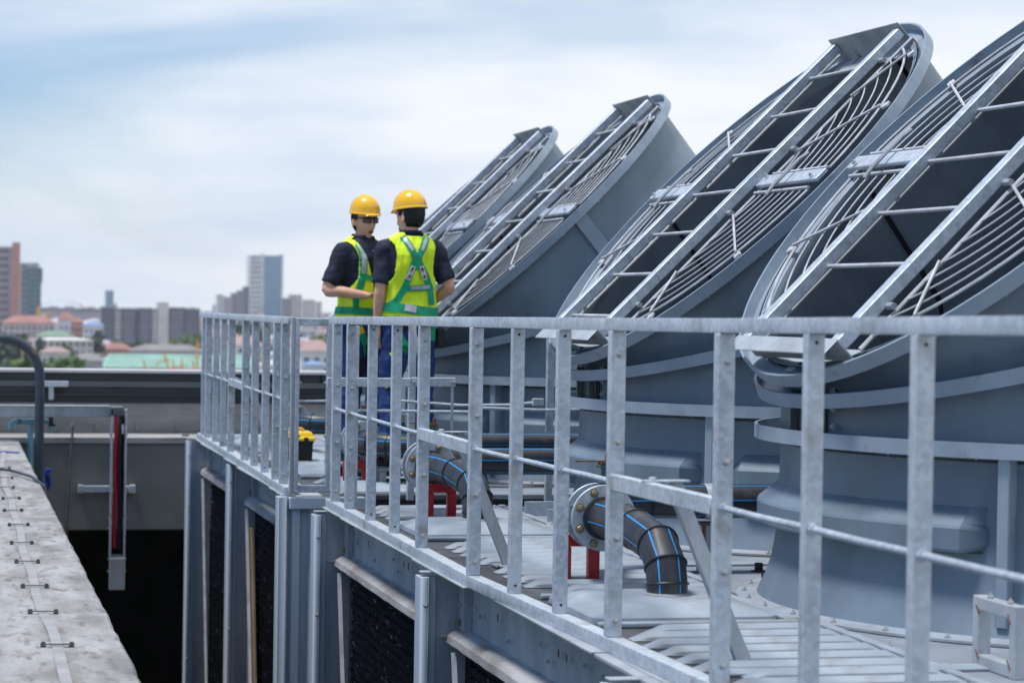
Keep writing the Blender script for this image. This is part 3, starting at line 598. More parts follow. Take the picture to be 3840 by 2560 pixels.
# ================================================================ inlet pipes, valves, lids
def dome(y, label):
    m = MB(); rr = []; cx, cy = 2.80, y
    for h, w, rd in ((.001, .38, .06), (.024, .375, .06), (.030, .365, .06), (.058, .285, .05), (.062, .27, .05), (.069, .11, .08)):
        ring = []
        for q in range(4):
            for i in range(6):
                a = R(90*q)+R(90)*i/5; sx_ = 1 if q in (0, 3) else -1; sy = 1 if q in (0, 1) else -1
                ring.append(Vector((cx+sx_*(w-rd)+rd*cos(a), cy+sy*(w-rd)+rd*sin(a), h)))
        rr.append(ring)
    m.loft(rr); t = solo('lid', m, 'frp', label, 'deck lid', 'domed square deck lids', ang=17); t.name = 'domed_lid'
    return t
def sweep_pipe(m, pts, r): m.tube(pts, r, 24)
def mitre(pts, r):      # straight segments joined at mitres: ring planes bisect
    m = MB(); rings = []; n = 24; pts = [Vector(p) for p in pts]
    up0 = Vector((0,0,1)) if abs(pts[-1].x-pts[0].x) > .3 else Vector((1,0,0))
    for i, p in enumerate(pts):
        t = ((pts[min(i+1, len(pts)-1)]-pts[i]).normalized() if i == 0 else (pts[i]-pts[i-1]).normalized())
        t2 = (pts[min(i+1, len(pts)-1)]-pts[i]).normalized() if i < len(pts)-1 else t
        nb = (t+t2).normalized(); c = nb.dot(t); a = up0-nb*up0.dot(nb); a.normalize(); b = nb.cross(a)
        # stretch across the bend
        st = 1/max(c, .5); w = t2-t; 
        if w.length > 1e-4:
            w = (w-nb*w.dot(nb)).normalized()
            ring = []
            for j in range(n):
                v = a*cos(2*pi*j/n)+b*sin(2*pi*j/n); v = v+w*(v.dot(w)*(st-1)); ring.append(p+v*r)
        else: ring = [p+(a*cos(2*pi*j/n)+b*sin(2*pi*j/n))*r for j in range(n)]
        rings.append(ring)
    m.loft(rings); return m, rings
def pipe_run(T, pts, r, beads=(), stripes=(0, 4, 8, 12, 16, 20)):
    m, rings = mitre(pts, r); part('pipe', m, 'hdpe', T, ang=25)
    rg2 = [[Vector(p)+(v-Vector(p))*1.012 for v in rr] for p, rr in zip(pts, rings)]
    for j in stripes:
        m = MB(); s2 = MB(); L_ = []
        for i, rr in enumerate(rg2):
            c = Vector(pts[i]); a = rr[j]; b = rr[(j+1) % 24]; mid = (a+b)/2; hw = (b-a)*.14
            L_.append([mid-hw, mid+hw])
        m.loft(L_, False, False); part('blue_stripe', m, 'blue', T)
    for i in beads:
        m = MB(); ring = [Vector(pts[i])+(v-Vector(pts[i]))*1.015 for v in rings[i]]; m.tube(ring, .0055, 6, loop=True); part('weld_bead', m, 'blackp', T)
def disc(T, c, d, R_=.145, th=.018, nm='flange_disc', bolts=True):
    mx = Matrix.Translation(c) @ aim(d).to_4x4(); m = MB()
    m.lathe([(.07,0),(R_,0),(R_,th),(.07,th)], 40, Mx=mx); part(nm, m, 'galv', T, bev=.002, ang=30)
def valve_set(T, cx, y, z, s_=-1):     # two discs and the butterfly valve between, bolts through
    disc(T, (cx, y-.018, z), (0, 1, 0)); disc(T, (cx, y+.10, z), (0, 1, 0))
    mx = Matrix.Translation((cx, y+.004, z)) @ aim((0,1,0)).to_4x4()
    m = MB(); m.lathe([(.10,0),(.118,.004),(.118,.09),(.10,.094)], 32, Mx=mx); vb = part('valve_body', m, 'green', T)
    for k in range(8):
        a = R(22.5+45*k); p = (cx+.118*cos(a), y-.019, z+.118*sin(a)); inst('bolt', BOLTB, T, p, aim((0,-1,0), k*.4))
        m = MB(); m.tube([(p[0], y-.01, p[2]), (p[0], y+.13, p[2])], .009, 8); part('stud', m, 'green' if k % 3 else 'boltr', T)
        inst('bolt', BOLTB, T, (p[0], y+.119, p[2]), aim((0,1,0)))
    m = MB(); m.tube([(cx+.02, y+.05, z+.11), (cx+.02, y+.05, z+.22)], .018, 10); m.box((cx+.02, y+.05, z+.222), (.07,.05,.012)); m.box((cx+.02, y+.05, z+.14), (.06,.035,.03)); part('valve_stem', m, 'green', vb, bev=.002)
    m = MB(); m.box((cx+.02, y+.05, z+.236), (.055,.05,.012)); m.box((cx-.04, y+.05, z+.244), (.15,.022,.006)); m.tube([(cx+.03, y+.05, z+.24), (cx+.03, y+.05, z+.275)], .011, 6); part('valve_lever', m, 'rustm', vb)
def red_stand(cx, y, z, label):
    t = thing('pipe_support', label, 'pipe support', (cx, y, 0), 'red pipe supports')
    for x in (cx-.075, cx+.055): m = MB(); m.bx(x-.026, x+.026, y-.02, y+.02, .0, z-.055); part('leg', m, 'red', t, bev=.002)
    m = MB(); m.bx(cx-.101, cx+.081, y-.02, y+.02, z-.053, z); part('head_beam', m, 'red', t, bev=.002)
    m = MB(); m.bx(cx-.08, cx+.10, y-.03, y+.03, .001, .006); part('foot_plate', m, 'rustm', t)
r = .083
def inlet_near(yd, yv, yh, zc, label, xr, r2_=.080, zh=None, cx=2.8, fx=2.8):
    zh = zh or zc
    T = thing('inlet_pipe', label, 'water pipe', (fx, yd, .06), 'black water inlet pipes with blue stripes')
    X_ = lambda f: cx+(fx-cx)*f
    pts = [(cx, yv-.02, zc), (X_(.35), yv-.26, zc), (X_(.6), yv-.27-(yv-.27-yd)*.33, zc-.008), (X_(.93), yd+.13, zc-.045), (fx, yd+.025, zc-.12), (fx, yd, .11), (fx, yd, .055)]
    pipe_run(T, pts, r, (0, 2, 3, 4, 5))
    m = MB(); m.lathe([(.084,.0),(.10,.0),(.10,.004),(.084,.004)], 28, Mx=Matrix.Translation((fx, yd, .068))); part('collar', m, 'flange', T)
    m = MB(); m.lathe([(.086,0),(.091,.002),(.084,.010)], 22, Mx=Matrix.Translation((fx, yd, .069))); part('sealant', m, 'lip', T)
    m = MB(); m.lathe([(r+.012,0),(r+.012,.02),(r,.024)], 28, Mx=Matrix.Translation((cx, yv-.022, zc)) @ aim((0,-1,0)).to_4x4()); part('stub_collar', m, 'blackp', T)
    valve_set(T, cx, yv, zc)
    q = [(cx, yv+.12, zc), (cx, yv+.24, zc+(zh-zc)*.3), (cx+.04, yv+.36, zh-.01), (cx+.15, yh-.03, zh), (cx+.35, yh, zh), (3.75, yh, zh), (4.35, yh+.27, zh), (xr, yh+.27, zh)]
    pipe_run(T, q, r2_, (1, 2, 3, 4), (1, 5, 9, 13, 17, 21))
    return T
dome(9.3, 'pale domed square lid nearest the camera, black pipe rising from it'); dome(12.72, 'pale domed square lid under the second black elbow pipe')
dome(17.25, 'pale domed square lid seen through the narrow frame beside the gap'); dome(20.75, 'farthest pale domed lid beyond the toolbox')
T1 = inlet_near(9.3, 10.18, 10.68, .30, 'nearest black pipe with blue stripes bending down from bolted flanges into the first domed lid', 7.2, .079, .33, 2.80, 2.83)
m = MB(); m.lathe([(.079,-.022),(.083,-.022),(.083,.022),(.079,.022)], 28, Mx=Matrix.Translation((3.44, 10.68, .33)) @ Matrix.Rotation(pi/2, 4, 'Y')); part('pipe_strap', m, 'galv', T1)
T2 = inlet_near(12.72, 13.55, 14.02, .30, 'second black pipe with blue stripes bending down from bolted flanges into a domed lid', 7.2, .080, .30, 2.70, 2.80)
t = thing('pipe_post', 'short rusty white box post under the strap of the nearest header pipe', 'pipe post', (3.44, 10.66, 0))
m = MB(); m.bx(3.40, 3.48, 10.64, 10.72, .004, .225); part('box_section', m, 'frp', t, bev=.004)
m = MB(); m.bx(3.395, 3.485, 10.635, 10.725, .226, .235); part('top_plate', m, 'rustm', t); m = MB(); m.bx(3.385, 3.495, 10.625, 10.735, .0, .0035); part('foot_plate', m, 'rustm', t)
m = MB(); m.box((3.410, 10.6395, .185), (.018, .002, .08)); m.box((3.455, 10.6395, .03), (.02, .002, .03)); part('rust_streak', m, 'rustm', t)
def inlet_far(yv, yh, zc, label):     # flanges, then pipe turning right towards the fans
    T = thing('inlet_pipe', label, 'water pipe', (2.78, yv, .06), 'black water inlet pipes with blue stripes')
    pts = [(2.78, yv-.02, zc), (2.78, yv-.10, zc), (2.815, yv-.22, zc-.003), (2.90, yv-.31, zc-.006), (3.05, yv-.34, zc-.01), (3.4, yv-.34, zc-.01), (7.2, yv-.34, zc-.01)]
    pipe_run(T, pts, r, (1, 2, 3, 4, 5)); valve_set(T, 2.78, yv, zc)
    q = [(2.78, yv+.12, zc), (2.78, yv+.35, zc), (2.78, yv+.52, zc-.03), (2.78, yv+.62, zc-.10), (2.78, yv+.66, .05)]
    pipe_run(T, q, .078, (1, 2, 3)); return T
T3 = inlet_far(16.3, 0, .285, 'third black pipe with bolted flanges turning right below the two workers')
T4 = inlet_far(19.75, 0, .26, 'farthest black pipe with bolted flanges behind the yellow toolbox')
# upper header just behind the gap
T = thing('header_pipe', 'straight black header pipe with blue stripes lying behind the second elbow pipe', 'water pipe', (5, 14.28, .3))
pipe_run(T, [(3.0, 14.22, .395), (5, 14.22, .395), (7.2, 14.22, .395)], .062, (0,), (1, 6, 11, 16, 21))
red_stand(2.745, 10.335, .215, 'red steel stand under the nearest bolted flanges')
red_stand(2.735, 13.38, .217, 'red steel stand under the second bolted flanges')
red_stand(2.73, 16.22, .16, 'red steel stand under the third bolted flanges near the workers')
# small black stubs and bolts on the deck near fan three
for i, (x, y, rr, lab) in enumerate(((3.70, 10.70, .02, 'small black plastic stub nearest the rusty pipe post'), (3.81, 10.68, .018, 'small black stub, second right of the rusty pipe post'), (3.92, 10.64, .02, 'small black stub, third right of the rusty pipe post'), (3.60, 10.32, .018, 'small black stub standing alone in front of the others'))):
    m = MB(); m.lathe([(.0,.001),(rr*1.9,.001),(rr*1.9,.005),(rr,.006),(rr,.04),(rr*.8,.041),(rr*.8,.02),(0,.02)], 16, Mx=Matrix.Translation((x, y, 0))); solo('plastic_stub', m, 'blackp', lab, 'pipe stub', 'black plastic stubs on the deck')
m = MB(); m.tube([(3.13+.0, 10.35, .001), (3.13, 10.35, .05)], .018, 10); solo('short_stub', m, 'blackp', 'tiny black stub on the deck behind the red stand', 'pipe stub')
# square welded frame stand by the nearest stack
t = thing('box_frame', 'small welded square frame of galvanised box section at the foot of the nearest stack', 'frame stand', (3.46, 7.57, 0))
fx, y0, y1, h = 3.455, 7.74, 7.40, .245
for a, b in ((y0, y1),):
    for y in (y0-.022, y1+.022):
        m = MB(); m.bx(fx-.0, fx+.05, y-.022, y+.022, .0, h); part('upright', m, 'galvd', t, bev=.003)
    for z in (.024, h-.024):
        m = MB(); m.bx(fx+.001, fx+.049, y1+.045, y0-.045, z-.022, z+.022); part('cross_member', m, 'galvd', t, bev=.003)
m = MB()
for y in (y0-.044, y1+.044):
    for z in (.046, h-.046): m.tube([(fx-.001, y-.012, z-.014), (fx-.001, y+.012, z+.014)], .003, 5)
part('rust_weld', m, 'rustm', t)
for y in (y0-.09, y1+.09): inst('bolt', BOLT, t, (fx+.025, y, h), None)
# toolbox
t = thing('toolbox', 'yellow lidded black plastic toolbox standing on the farther deck behind the handrail', 'toolbox', (2.60, 18.36, 0))
m = MB(); m.loft([[Vector((2.60+sx_*w, 18.36+sy*d, z)) for sx_, sy in ((-1,-1),(1,-1),(1,1),(-1,1))] for z, w, d in ((.002,.115,.10),(.03,.12,.105),(.165,.125,.11),(.166,.13,.115),(.18,.13,.115))]); part('tub', m, 'blackp', t, bev=.006)
m = MB(); m.loft([[Vector((2.60+sx_*w, 18.36+sy*d, z)) for sx_, sy in ((-1,-1),(1,-1),(1,1),(-1,1))] for z, w, d in ((.181,.142,.125),(.205,.142,.125),(.215,.128,.11),(.245,.118,.10),(.25,.112,.095))]); ld = part('lid', m, 'yellow', t, bev=.006)
for x in (2.53, 2.67): m = MB(); m.box((x, 18.236, .185), (.035, .016, .05)); part('latch', m, 'yellow' if 0 else 'blackp', t, bev=.004)
m = MB(); m.tube([(2.54, 18.33, .25), (2.54, 18.33, .268), (2.56, 18.33, .275), (2.64, 18.33, .275), (2.66, 18.33, .268), (2.66, 18.33, .25)], .009, 6); part('handle', m, 'yellow', ld)
# ================================================================ the two workers
from mathutils.bvhtree import BVHTree
M['skin'] = mat('skin', (.76,.43,.30), .45, 0, col2=(.62,.32,.21), scale=9, spec=.4)
M['shirt'] = mat('navy_polo_fabric', (.014,.020,.045), .85, 0, col2=(.010,.014,.030), scale=6)
M['trous'] = mat('royal_blue_workwear', (.011,.044,.18), .8, 0, col2=(.008,.026,.11), scale=5)
M['trousd'] = mat('dark_navy_panel', (.008,.011,.028), .85, 0, var=.3, scale=6)
M['hiviz'] = mat('fluorescent_vest_fabric', (.80,.97,.015), .6, 0, col2=(.66,.92,.012), scale=7, bump=.15, bscale=14)
M['harn'] = mat('green_webbing', (.0,.38,.18), .6, 0, col2=(.0,.28,.13), scale=20)
M['refl'] = mat('silver_reflective_tape', (.50,.51,.53), .4, .1, col2=(.42,.43,.45), scale=10)
M['helm'] = mat('yellow_helmet_shell', (.92,.50,.003), .22, 0, col2=(.86,.45,.003), scale=3, spec=.6, coat=.5)
M['hair'] = mat('black_hair', (.008,.007,.007), .6, 0, var=.4, scale=40, bump=.6, bscale=90)
M['lens'] = mat('dark_safety_lens', (.12,.07,.06), .12, 0, var=.1)
M['lips'] = mat('lips', (.30,.08,.06), .45, 0, var=.2); M['mouth'] = mat('open_mouth', (.03,.01,.01), .6, 0, var=.1)
M['tagw'] = mat('white_cloth_tag', (.72,.70,.64), .7, 0, var=.1); M['ink'] = mat('black_print', (.01,.01,.01), .7, 0, var=.1)
M['boot'] = mat('black_boot_leather', (.015,.013,.012), .5, 0, var=.3)
M['flash'] = mat('lime_pocket_trim', (.55,.85,.02), .6, 0, var=.1)
def remesh(m, vox, smooth=2, mname='tmp', m_=None, wr=0.0, seed=0):
    me = m.mesh(mname, m_) ; o = bpy.data.objects.new(mname, me); COL.objects.link(o)
    r = o.modifiers.new('r', 'REMESH'); r.mode = 'VOXEL'; r.voxel_size = vox; r.use_smooth_shade = True
    s = o.modifiers.new('s', 'SMOOTH'); s.iterations = smooth; s.factor = .5
    dg = bpy.context.evaluated_depsgraph_get(); me2 = bpy.data.meshes.new_from_object(o.evaluated_get(dg)); bpy.data.objects.remove(o); bpy.data.meshes.remove(me)
    if wr:
        me2.update()
        ns = [v.normal.copy() for v in me2.vertices]
        for v, nn in zip(me2.vertices, ns):
            p = v.co; v.co = p + nn*wr*(noise.noise(Vector((p.x*9+seed, p.y*9, p.z*16)))+.5*noise.noise(Vector((p.x*22, p.y*22+seed, p.z*34))))
    me2.materials.clear()
    if m_: me2.materials.append(M[m_])
    me2.polygons.foreach_set('use_smooth', [True]*len(me2.polygons)); return me2
TT = [(.88,.165,.115,0),(.96,.168,.118,-.005),(1.02,.160,.112,0),(1.10,.156,.108,.004),(1.18,.160,.112,.004),(1.26,.170,.118,.002),(1.34,.180,.122,0),(1.41,.186,.120,-.004),(1.455,.182,.108,-.008),(1.49,.165,.092,-.01),(1.515,.135,.080,-.01),(1.535,.100,.072,-.01),(1.555,.072,.066,-.008),(1.58,.060,.060,-.002)]
def torso_pt(th, z, off=0.0):
    for a, b in zip(TT[:-1], TT[1:]):
        if a[0] <= z <= b[0]:
            f = (z-a[0])/(b[0]-a[0]); hw, hd, yo = [a[i]+(b[i]-a[i])*f for i in (1,2,3)]; break
    else: hw, hd, yo = (TT[0] if z < .9 else TT[-1])[1:]
    c, s_ = cos(th), sin(th); e = .86
    return Vector(((hw+off)*math.copysign(abs(c)**e, c), (hd+off)*math.copysign(abs(s_)**e, s_)+yo, z))
def limb(m, pts, rs, n=14, sub=4):
    P_ = [Vector(p) for p in pts]; out = []; ro = []
    for i in range(len(P_)-1):
        p0 = P_[max(i-1,0)]; p1 = P_[i]; p2 = P_[i+1]; p3 = P_[min(i+2, len(P_)-1)]
        for k in range(sub):
            t = k/sub; out.append(.5*((2*p1)+(-p0+p2)*t+(2*p0-5*p1+4*p2-p3)*t*t+(-p0+3*p1-3*p2+p3)*t**3)); u_ = t*t*(3-2*t); ro.append(rs[i]+(rs[i+1]-rs[i])*u_)
    out.append(P_[-1]); ro.append(rs[-1]); m.tube(out, ro, n)
def hand(m, w, d, pn, curl, thumb):   # wrist, pointing dir, palm normal
    d = Vector(d).normalized(); pn = Vector(pn); pn = (pn-d*pn.dot(d)).normalized(); s_ = d.cross(pn)*thumb
    w = Vector(w)
    m.loft([[w+d*t+s_*(a*ww)+pn*(b*hh) for a, b in ((-1,-.7),(-.6,-1),(.6,-1),(1,-.7),(1,.7),(.6,1),(-.6,1),(-1,.7))] for t, ww, hh in ((-.03,.026,.021),(.0,.028,.019),(.04,.040,.017),(.075,.044,.015),(.095,.040,.012))])
    for i, (l, o) in enumerate(((.068,.031),(.078,.011),(.073,-.010),(.056,-.030))):
        b = w+d*.088+s_*o; c1 = curl*(.8+.12*i); pts = [b-d*.02, b]; dd = d.copy()
        for k, f in enumerate((.45,.32,.25)):
            dd = (dd*cos(c1*(.5+.3*k))+pn*sin(c1*(.5+.3*k))).normalized(); pts.append(pts[-1]+dd*l*f)
        m.tube(pts, [.0085,.009,.0085,.0078,.0062], 8)
    b = w+d*.03+s_*.03; m.tube([w+d*.012+s_*.012, b, b+(d*.6+s_*.6+pn*.35).normalized()*.035, b+(d*.6+s_*.6+pn*.35).normalized()*.035+(d*.8+s_*.2+pn*.4).normalized()*.028], [.014,.0125,.011,.008], 8)
def head_mesh(m, o, Rm):
    n, k = 30, 24; rings = []
    for i in range(k+1):
        ph = pi*i/k; z = -cos(ph); r_ = sin(ph); ring = []
        for j in range(n):
            th = 2*pi*j/n; x = r_*cos(th); y = r_*sin(th)
            X = x*.076; Y = y*.094; Z = z*(.118 if z > 0 else .152)
            if z < -.05:      # jaw narrowing and chin forward
                f = min(1, (-z-.05)/.9); X *= 1-.30*f; Y = Y*(1-.38*f*(y < 0)-.04*f)+.012*f
            if z > .2: X *= 1-.03*z
            if y > .45:
                fx = math.exp(-(X/.013)**2)
                Y += fx*.026*math.exp(-((Z+.058)/.017)**2)+fx*.014*math.exp(-((Z+.030)/.022)**2)      # nose
                Y += .007*math.exp(-((Z-.010)/.010)**2)*math.exp(-(X/.045)**2)                      # brow
                Y -= .012*(math.exp(-((X-.031)/.013)**2)+math.exp(-((X+.031)/.013)**2))*math.exp(-((Z+.013)/.013)**2)
                Y += .006*math.exp(-(X/.022)**2)*math.exp(-((Z+.090)/.014)**2)+.009*math.exp(-(X/.022)**2)*math.exp(-((Z+.134)/.016)**2)
                Y -= .004*math.exp(-(X/.02)**2)*math.exp(-((Z+.110)/.007)**2)
            ring.append(o+Rm @ Vector((X, Y, Z)))
        rings.append(ring)
    m.loft(rings)
    for sx_ in (-1, 1):
        c = o+Rm @ Vector((sx_*.077, -.008, -.030))
        m.loft([[c+Rm @ Vector((sx_*(q*.010)+sx_*.004*abs(sin(a)), cos(a)*.016*w_-.003*q*3, sin(a)*.030*w_)) for a in [2*pi*u_/10 for u_ in range(10)]] for q, w_ in ((-1.2,.7),(0,.9),(1,1),(1.3,.85))])
def person(name_label, loc, rz, hr, arms, scale=1.0, glasses=False, back=True, wr=0):
    T = thing('person', name_label, 'person', loc, world=False, rz=rz); T.scale = (scale,)*3
    Rm = Matrix.Rotation(hr[0], 3, 'Z') @ Matrix.Rotation(hr[1], 3, 'X') @ Matrix.Rotation(hr[2], 3, 'Y')
    ho = Vector((0, .012, 1.685))
    b = MB(); b.loft([[torso_pt(2*pi*j/24, z, -.014) for j in range(24)] for z in [t_[0] for t_ in TT]])
    limb(b, [(0,-.012,1.50),(0,-.004,1.56),(0,.0,1.62),(0,.0,1.66)], [.07,.058,.055,.055]); head_mesh(b, ho, Rm)
    sh = MB(); sh.loft([[torso_pt(2*pi*j/32, z, .004) for j in range(32)] for z in [t_[0]+.0 for t_ in TT if t_[0] > .89 and t_[0] < 1.56]])
    for sx_, el, wrp, hd, pn, curl in arms:
        s0 = Vector((sx_*.165,-.008,1.455)); el = Vector(el); wrp = Vector(wrp)
        limb(b, [(sx_*.10,-.01,1.45), s0, s0.lerp(el,.5), el, el.lerp(wrp,.3), wrp], [.05,.055,.046,.040,.041,.027], 16)
        hand(b, wrp, hd, pn, curl, sx_ if True else 1)
        limb(sh, [(sx_*.09,-.01,1.43), s0+Vector((sx_*.008,0,-.004)), s0.lerp(el,.45), s0.lerp(el,.86)], [.066,.072,.067,.066], 18)
    tr = MB(); tr.loft([[torso_pt(2*pi*j/28, max(z,.88), .010) + Vector((0,0,min(0,z-.88))) for j in range(28)] for z in (.80,.84,.88,.94,1.0,1.035)])
    for sx_ in (-1, 1):
        hip = (sx_*.085,-.005,.88); kn = (sx_*.115,.03,.50); an = (sx_*.125,-.01,.09)
        limb(b, [hip, kn, an, (sx_*.13,.10,.04)], [.08,.052,.036,.03], 12); limb(tr, [(sx_*.08,-.005,.92), hip, (sx_*.10,.014,.70), kn, (sx_*.12,.0,.30), (sx_*.125,-.005,.10)], [.09,.100,.092,.074,.074,.078], 18)
        m = MB(); m.loft([[Vector((sx_*.127+a*w_, y, z+c_*h)) for a, c_ in ((-1,-1),(1,-1),(1,.3),(.5,1),(-.5,1),(-1,.3))] for y, w_, z, h in ((-.075,.035,.05,.05),(-.04,.042,.055,.055),(.03,.045,.05,.05),(.10,.048,.036,.036),(.15,.045,.03,.03),(.18,.03,.026,.022))]); part('boot', m, 'boot', T, bev=.006)
    me = remesh(b, .0065, 2, 'body', 'skin'); o = bpy.data.objects.new('body', me); COL.objects.link(o); o.parent = T
    me = remesh(sh, .009, 3, 'shirt', 'shirt', .006, wr); o = bpy.data.objects.new('shirt', me); COL.objects.link(o); o.parent = T; shirt = me
    me = remesh(tr, .010, 2, 'trousers', 'trous', .010, wr+3); o = bpy.data.objects.new('trousers', me); COL.objects.link(o); o.parent = T
    bt = BVHTree.FromPolygons([v.co for v in me.vertices], [tuple(p.vertices) for p in me.polygons])
    # vest: open sided sheet over the torso
    m = MB(); na, nz = 220, 120; idx = {}; vs = []; fs = []
    zs = [1.0+(1.556-1.0)*i/nz for i in range(nz+1)]
    def V(j, i):
        th = 2*pi*j/na; z = zs[i]; p = torso_pt(th, z, .018)
        f = noise.noise(Vector((cos(th)*2.2+wr, sin(th)*2.2, z*5)))+.5*noise.noise(Vector((cos(th)*6, sin(th)*6+wr, z*11)))
        d = Vector((p.x, p.y, 0)).normalized(); p += d*(.017*f+.012*max(0, (1.15-z)/.15)); return p
    for i in range(nz):
        for j in range(na):
            th = 2*pi*(j+.5)/na; z = (zs[i]+zs[i+1])/2; p = torso_pt(th, z)
            if abs(p.x) > .118+.05*max(0, min(1, (1.27-z)/.10))+.02*max(0,(z-1.42)/.1) and z > 1.18: continue       # arm holes
            if p.y > 0 and abs(p.x) < .012+max(0, (z-1.20))*.28: continue      # open front V
            if z > 1.535 and p.y < 0 and abs(p.x) < .05: continue
            fs.append(tuple((j_ % na, i_) for j_, i_ in ((j,i),(j+1,i),(j+1,i+1),(j,i+1))))
    for f in fs:
        for k in f:
            if k not in idx: idx[k] = len(vs); vs.append(V(*k))
    m.add(vs, [tuple(idx[k] for k in f) for f in fs]); vest = part('vest', m, 'hiviz', T)
    so_ = vest.modifiers.new('t', 'SOLIDIFY'); so_.thickness = .006; so_.offset = 1
    allv = [v.co.copy() for v in shirt.vertices]; allf = [tuple(p.vertices) for p in shirt.polygons]
    nb_ = len(allv); allv += [v+Vector((v.x, v.y, 0)).normalized()*.007 for v in vs]; allf += [tuple(idx[k]+nb_ for k in f) for f in fs]
    bs = BVHTree.FromPolygons(allv, allf)
    def ribbon(nm, pts, w, mt, side, target=bs, off=.003, sub=10, th_=.004):
        # pts (x, z) seen from the given side (-1 = from behind, +1 = from the front); laid on the surface
        P_ = []
        for (x0, z0), (x1, z1) in zip(pts[:-1], pts[1:]):
            for k in range(sub): P_.append((x0+(x1-x0)*k/sub, z0+(z1-z0)*k/sub))
        P_.append(pts[-1]); rr = []
        for i, (x, z) in enumerate(P_):
            a = P_[max(i-1,0)]; c_ = P_[min(i+1,len(P_)-1)]; t = Vector((c_[0]-a[0], c_[1]-a[1])); t.normalize(); nn = Vector((-t.y, t.x))*w/2; row = []
            for s_ in (-1,-.33,.33,1):
                q = Vector((x+nn.x*s_, side*2, z+nn.y*s_)); h = target.ray_cast(q, Vector((0,-side,0)))[0]
                row.append(h+Vector((0,side*off,0)) if h else None)
            if any(r_ is None for r_ in row):
                if rr and all(r_ is None for r_ in row) is False:
                    g_ = [r_ for r_ in row if r_ is not None]; row = [r_ if r_ is not None else g_[0] for r_ in row]
                else: continue
            rr.append(row+[r_+Vector((0,side*th_,0)) for r_ in row[::-1]])
        if len(rr) > 1:
            m = MB(); m.loft(rr); return part(nm, m, mt, T)
    def belt(nm, z0, z1, w, mt, a0=0, a1=2*pi, target=bs, off=.004, tilt=0.0):
        rr = []
        for i in range(41):
            a = a0+(a1-a0)*i/40; row = []
            for s_ in (-1, 1):
                z = z0+(z1-z0)*i/40+s_*w/2+tilt*cos(a); q = Vector((cos(a), sin(a), z)); h = target.ray_cast(q, -Vector((cos(a), sin(a), 0)))[0]
                d = Vector((cos(a), sin(a), 0)); h = h or torso_pt(a, z, .01); row += [h+d*off] 
            rr.append([row[0], row[1], row[1]+d*.005, row[0]+d*.005])
        m = MB(); m.loft(rr); return part(nm, m, mt, T)
    # helmet, hair, band
    C_ = lambda x, y, z: ho+Rm @ Vector((x, y, z))
    m = MB(); rr = []
    for i in range(13):
        f = i/12; rz_ = [1.0,.995,.985,.97,.95,.92,.88,.82,.74,.62,.46,.26,.03][i]; zz = .052+.112*(1-rz_**2.3)**.55 if i else .045
        rr.append([C_(.101*rz_*cos(a)*(1.0), -.004+.124*rz_*sin(a), zz-(.008*(1+sin(a)) if i < 3 else 0)+.004*math.exp(-(cos(a)*rz_/.16)**2)*(i > 3)) for a in [2*pi*j/36 for j in range(36)]])
    m.loft(rr); m.loft([[C_(.101*k_*cos(a), -.004+.124*k_*sin(a), .042-.008*(1+sin(a))+dz) for a in [2*pi*j/36 for j in range(36)]] for k_, dz in ((.9,.002),(1.05,-.004),(1.06,.002),(1.0,.012))], True, False)
    hm = part('helmet', m, 'helm', T, ang=50)
    m = MB(); rr = []
    for k_, dz, in ((0,0),(1,-.012)):
        rr.append([C_(.093*cos(a)*(1-.10*k_), .0+.120*sin(a)+.040*k_*sin(a)**2, .032+dz-.004) for a in [R(20)+R(140)*j/16 for j in range(17)]])
    rr2 = [[p+Rm @ Vector((0,0,.006)) for p in r_] for r_ in rr[::-1]]
    m.loft([a_+b_ for a_, b_ in zip(rr[0:1]+rr[1:2], [rr2[1][::-1], rr2[0][::-1]])]); part('visor', m, 'helm', hm)
    m = MB()
    for x in (-.022, .0, .022): m.tube([C_(x, -.004+.10*cos(a), .050+.112*sin(a)**.8) for a in [R(25)+R(130)*j/12 for j in range(13)]], .0035, 6)
    part('helmet_ridges', m, 'helm', hm)
    m = MB(); m.loft([[C_(.0775*k_*cos(a), -.006+.096*k_*sin(a)-.004, z) for a in [R(188)+R(164)*j/20 for j in range(21)]] for z, k_ in ((.055,1.0),(.03,1.03),(.0,1.03),(-.03,.98),(-.06,.86),(-.085,.66))], False, False)
    for sx_ in (-1, 1): m.loft([[C_(sx_*.080, y0_, z), C_(sx_*.079, y0_+.022, z)] for z, y0_ in ((.05,.0),(.02,.0),(-.012,.004))], False, False)
    h_ = part('hair', m, 'hair', T); s_ = h_.modifiers.new('t', 'SOLIDIFY'); s_.thickness = .008; s_.offset = 1
    m = MB(); m.loft([[C_(.085*cos(a), -.006+.106*sin(a), z) for a in [R(170)+R(200)*j/24 for j in range(25)]] for z in (.048,.016)], False, False); hb = h_ = part('helmet_band', m, 'trousd', hm); s_ = h_.modifiers.new('t', 'SOLIDIFY'); s_.thickness = .004
    m = MB(); m.loft([[C_(.0865*cos(a), -.006+.108*sin(a), z) for a in [R(190)+R(42)*j/8 for j in range(9)]] for z in (.046,.020)], False, False); h_ = part('band_label', m, 'refl', hm); s_ = h_.modifiers.new('t', 'SOLIDIFY'); s_.thickness = .004
    # face
    for sx_ in (-1, 1):
        m = MB(); m.lathe([(.0001,-.011),(.008,-.008),(.0115,0),(.008,.008),(.0001,.011)], 12, Mx=Matrix.Translation(C_(sx_*.031,.074,-.013))); part('eye', m, 'white', T)
        m = MB(); m.tube([C_(sx_*.016,.092,.006), C_(sx_*.031,.092,.011), C_(sx_*.048,.082,.006)], .0035, 6); part('eyebrow', m, 'hair', T)
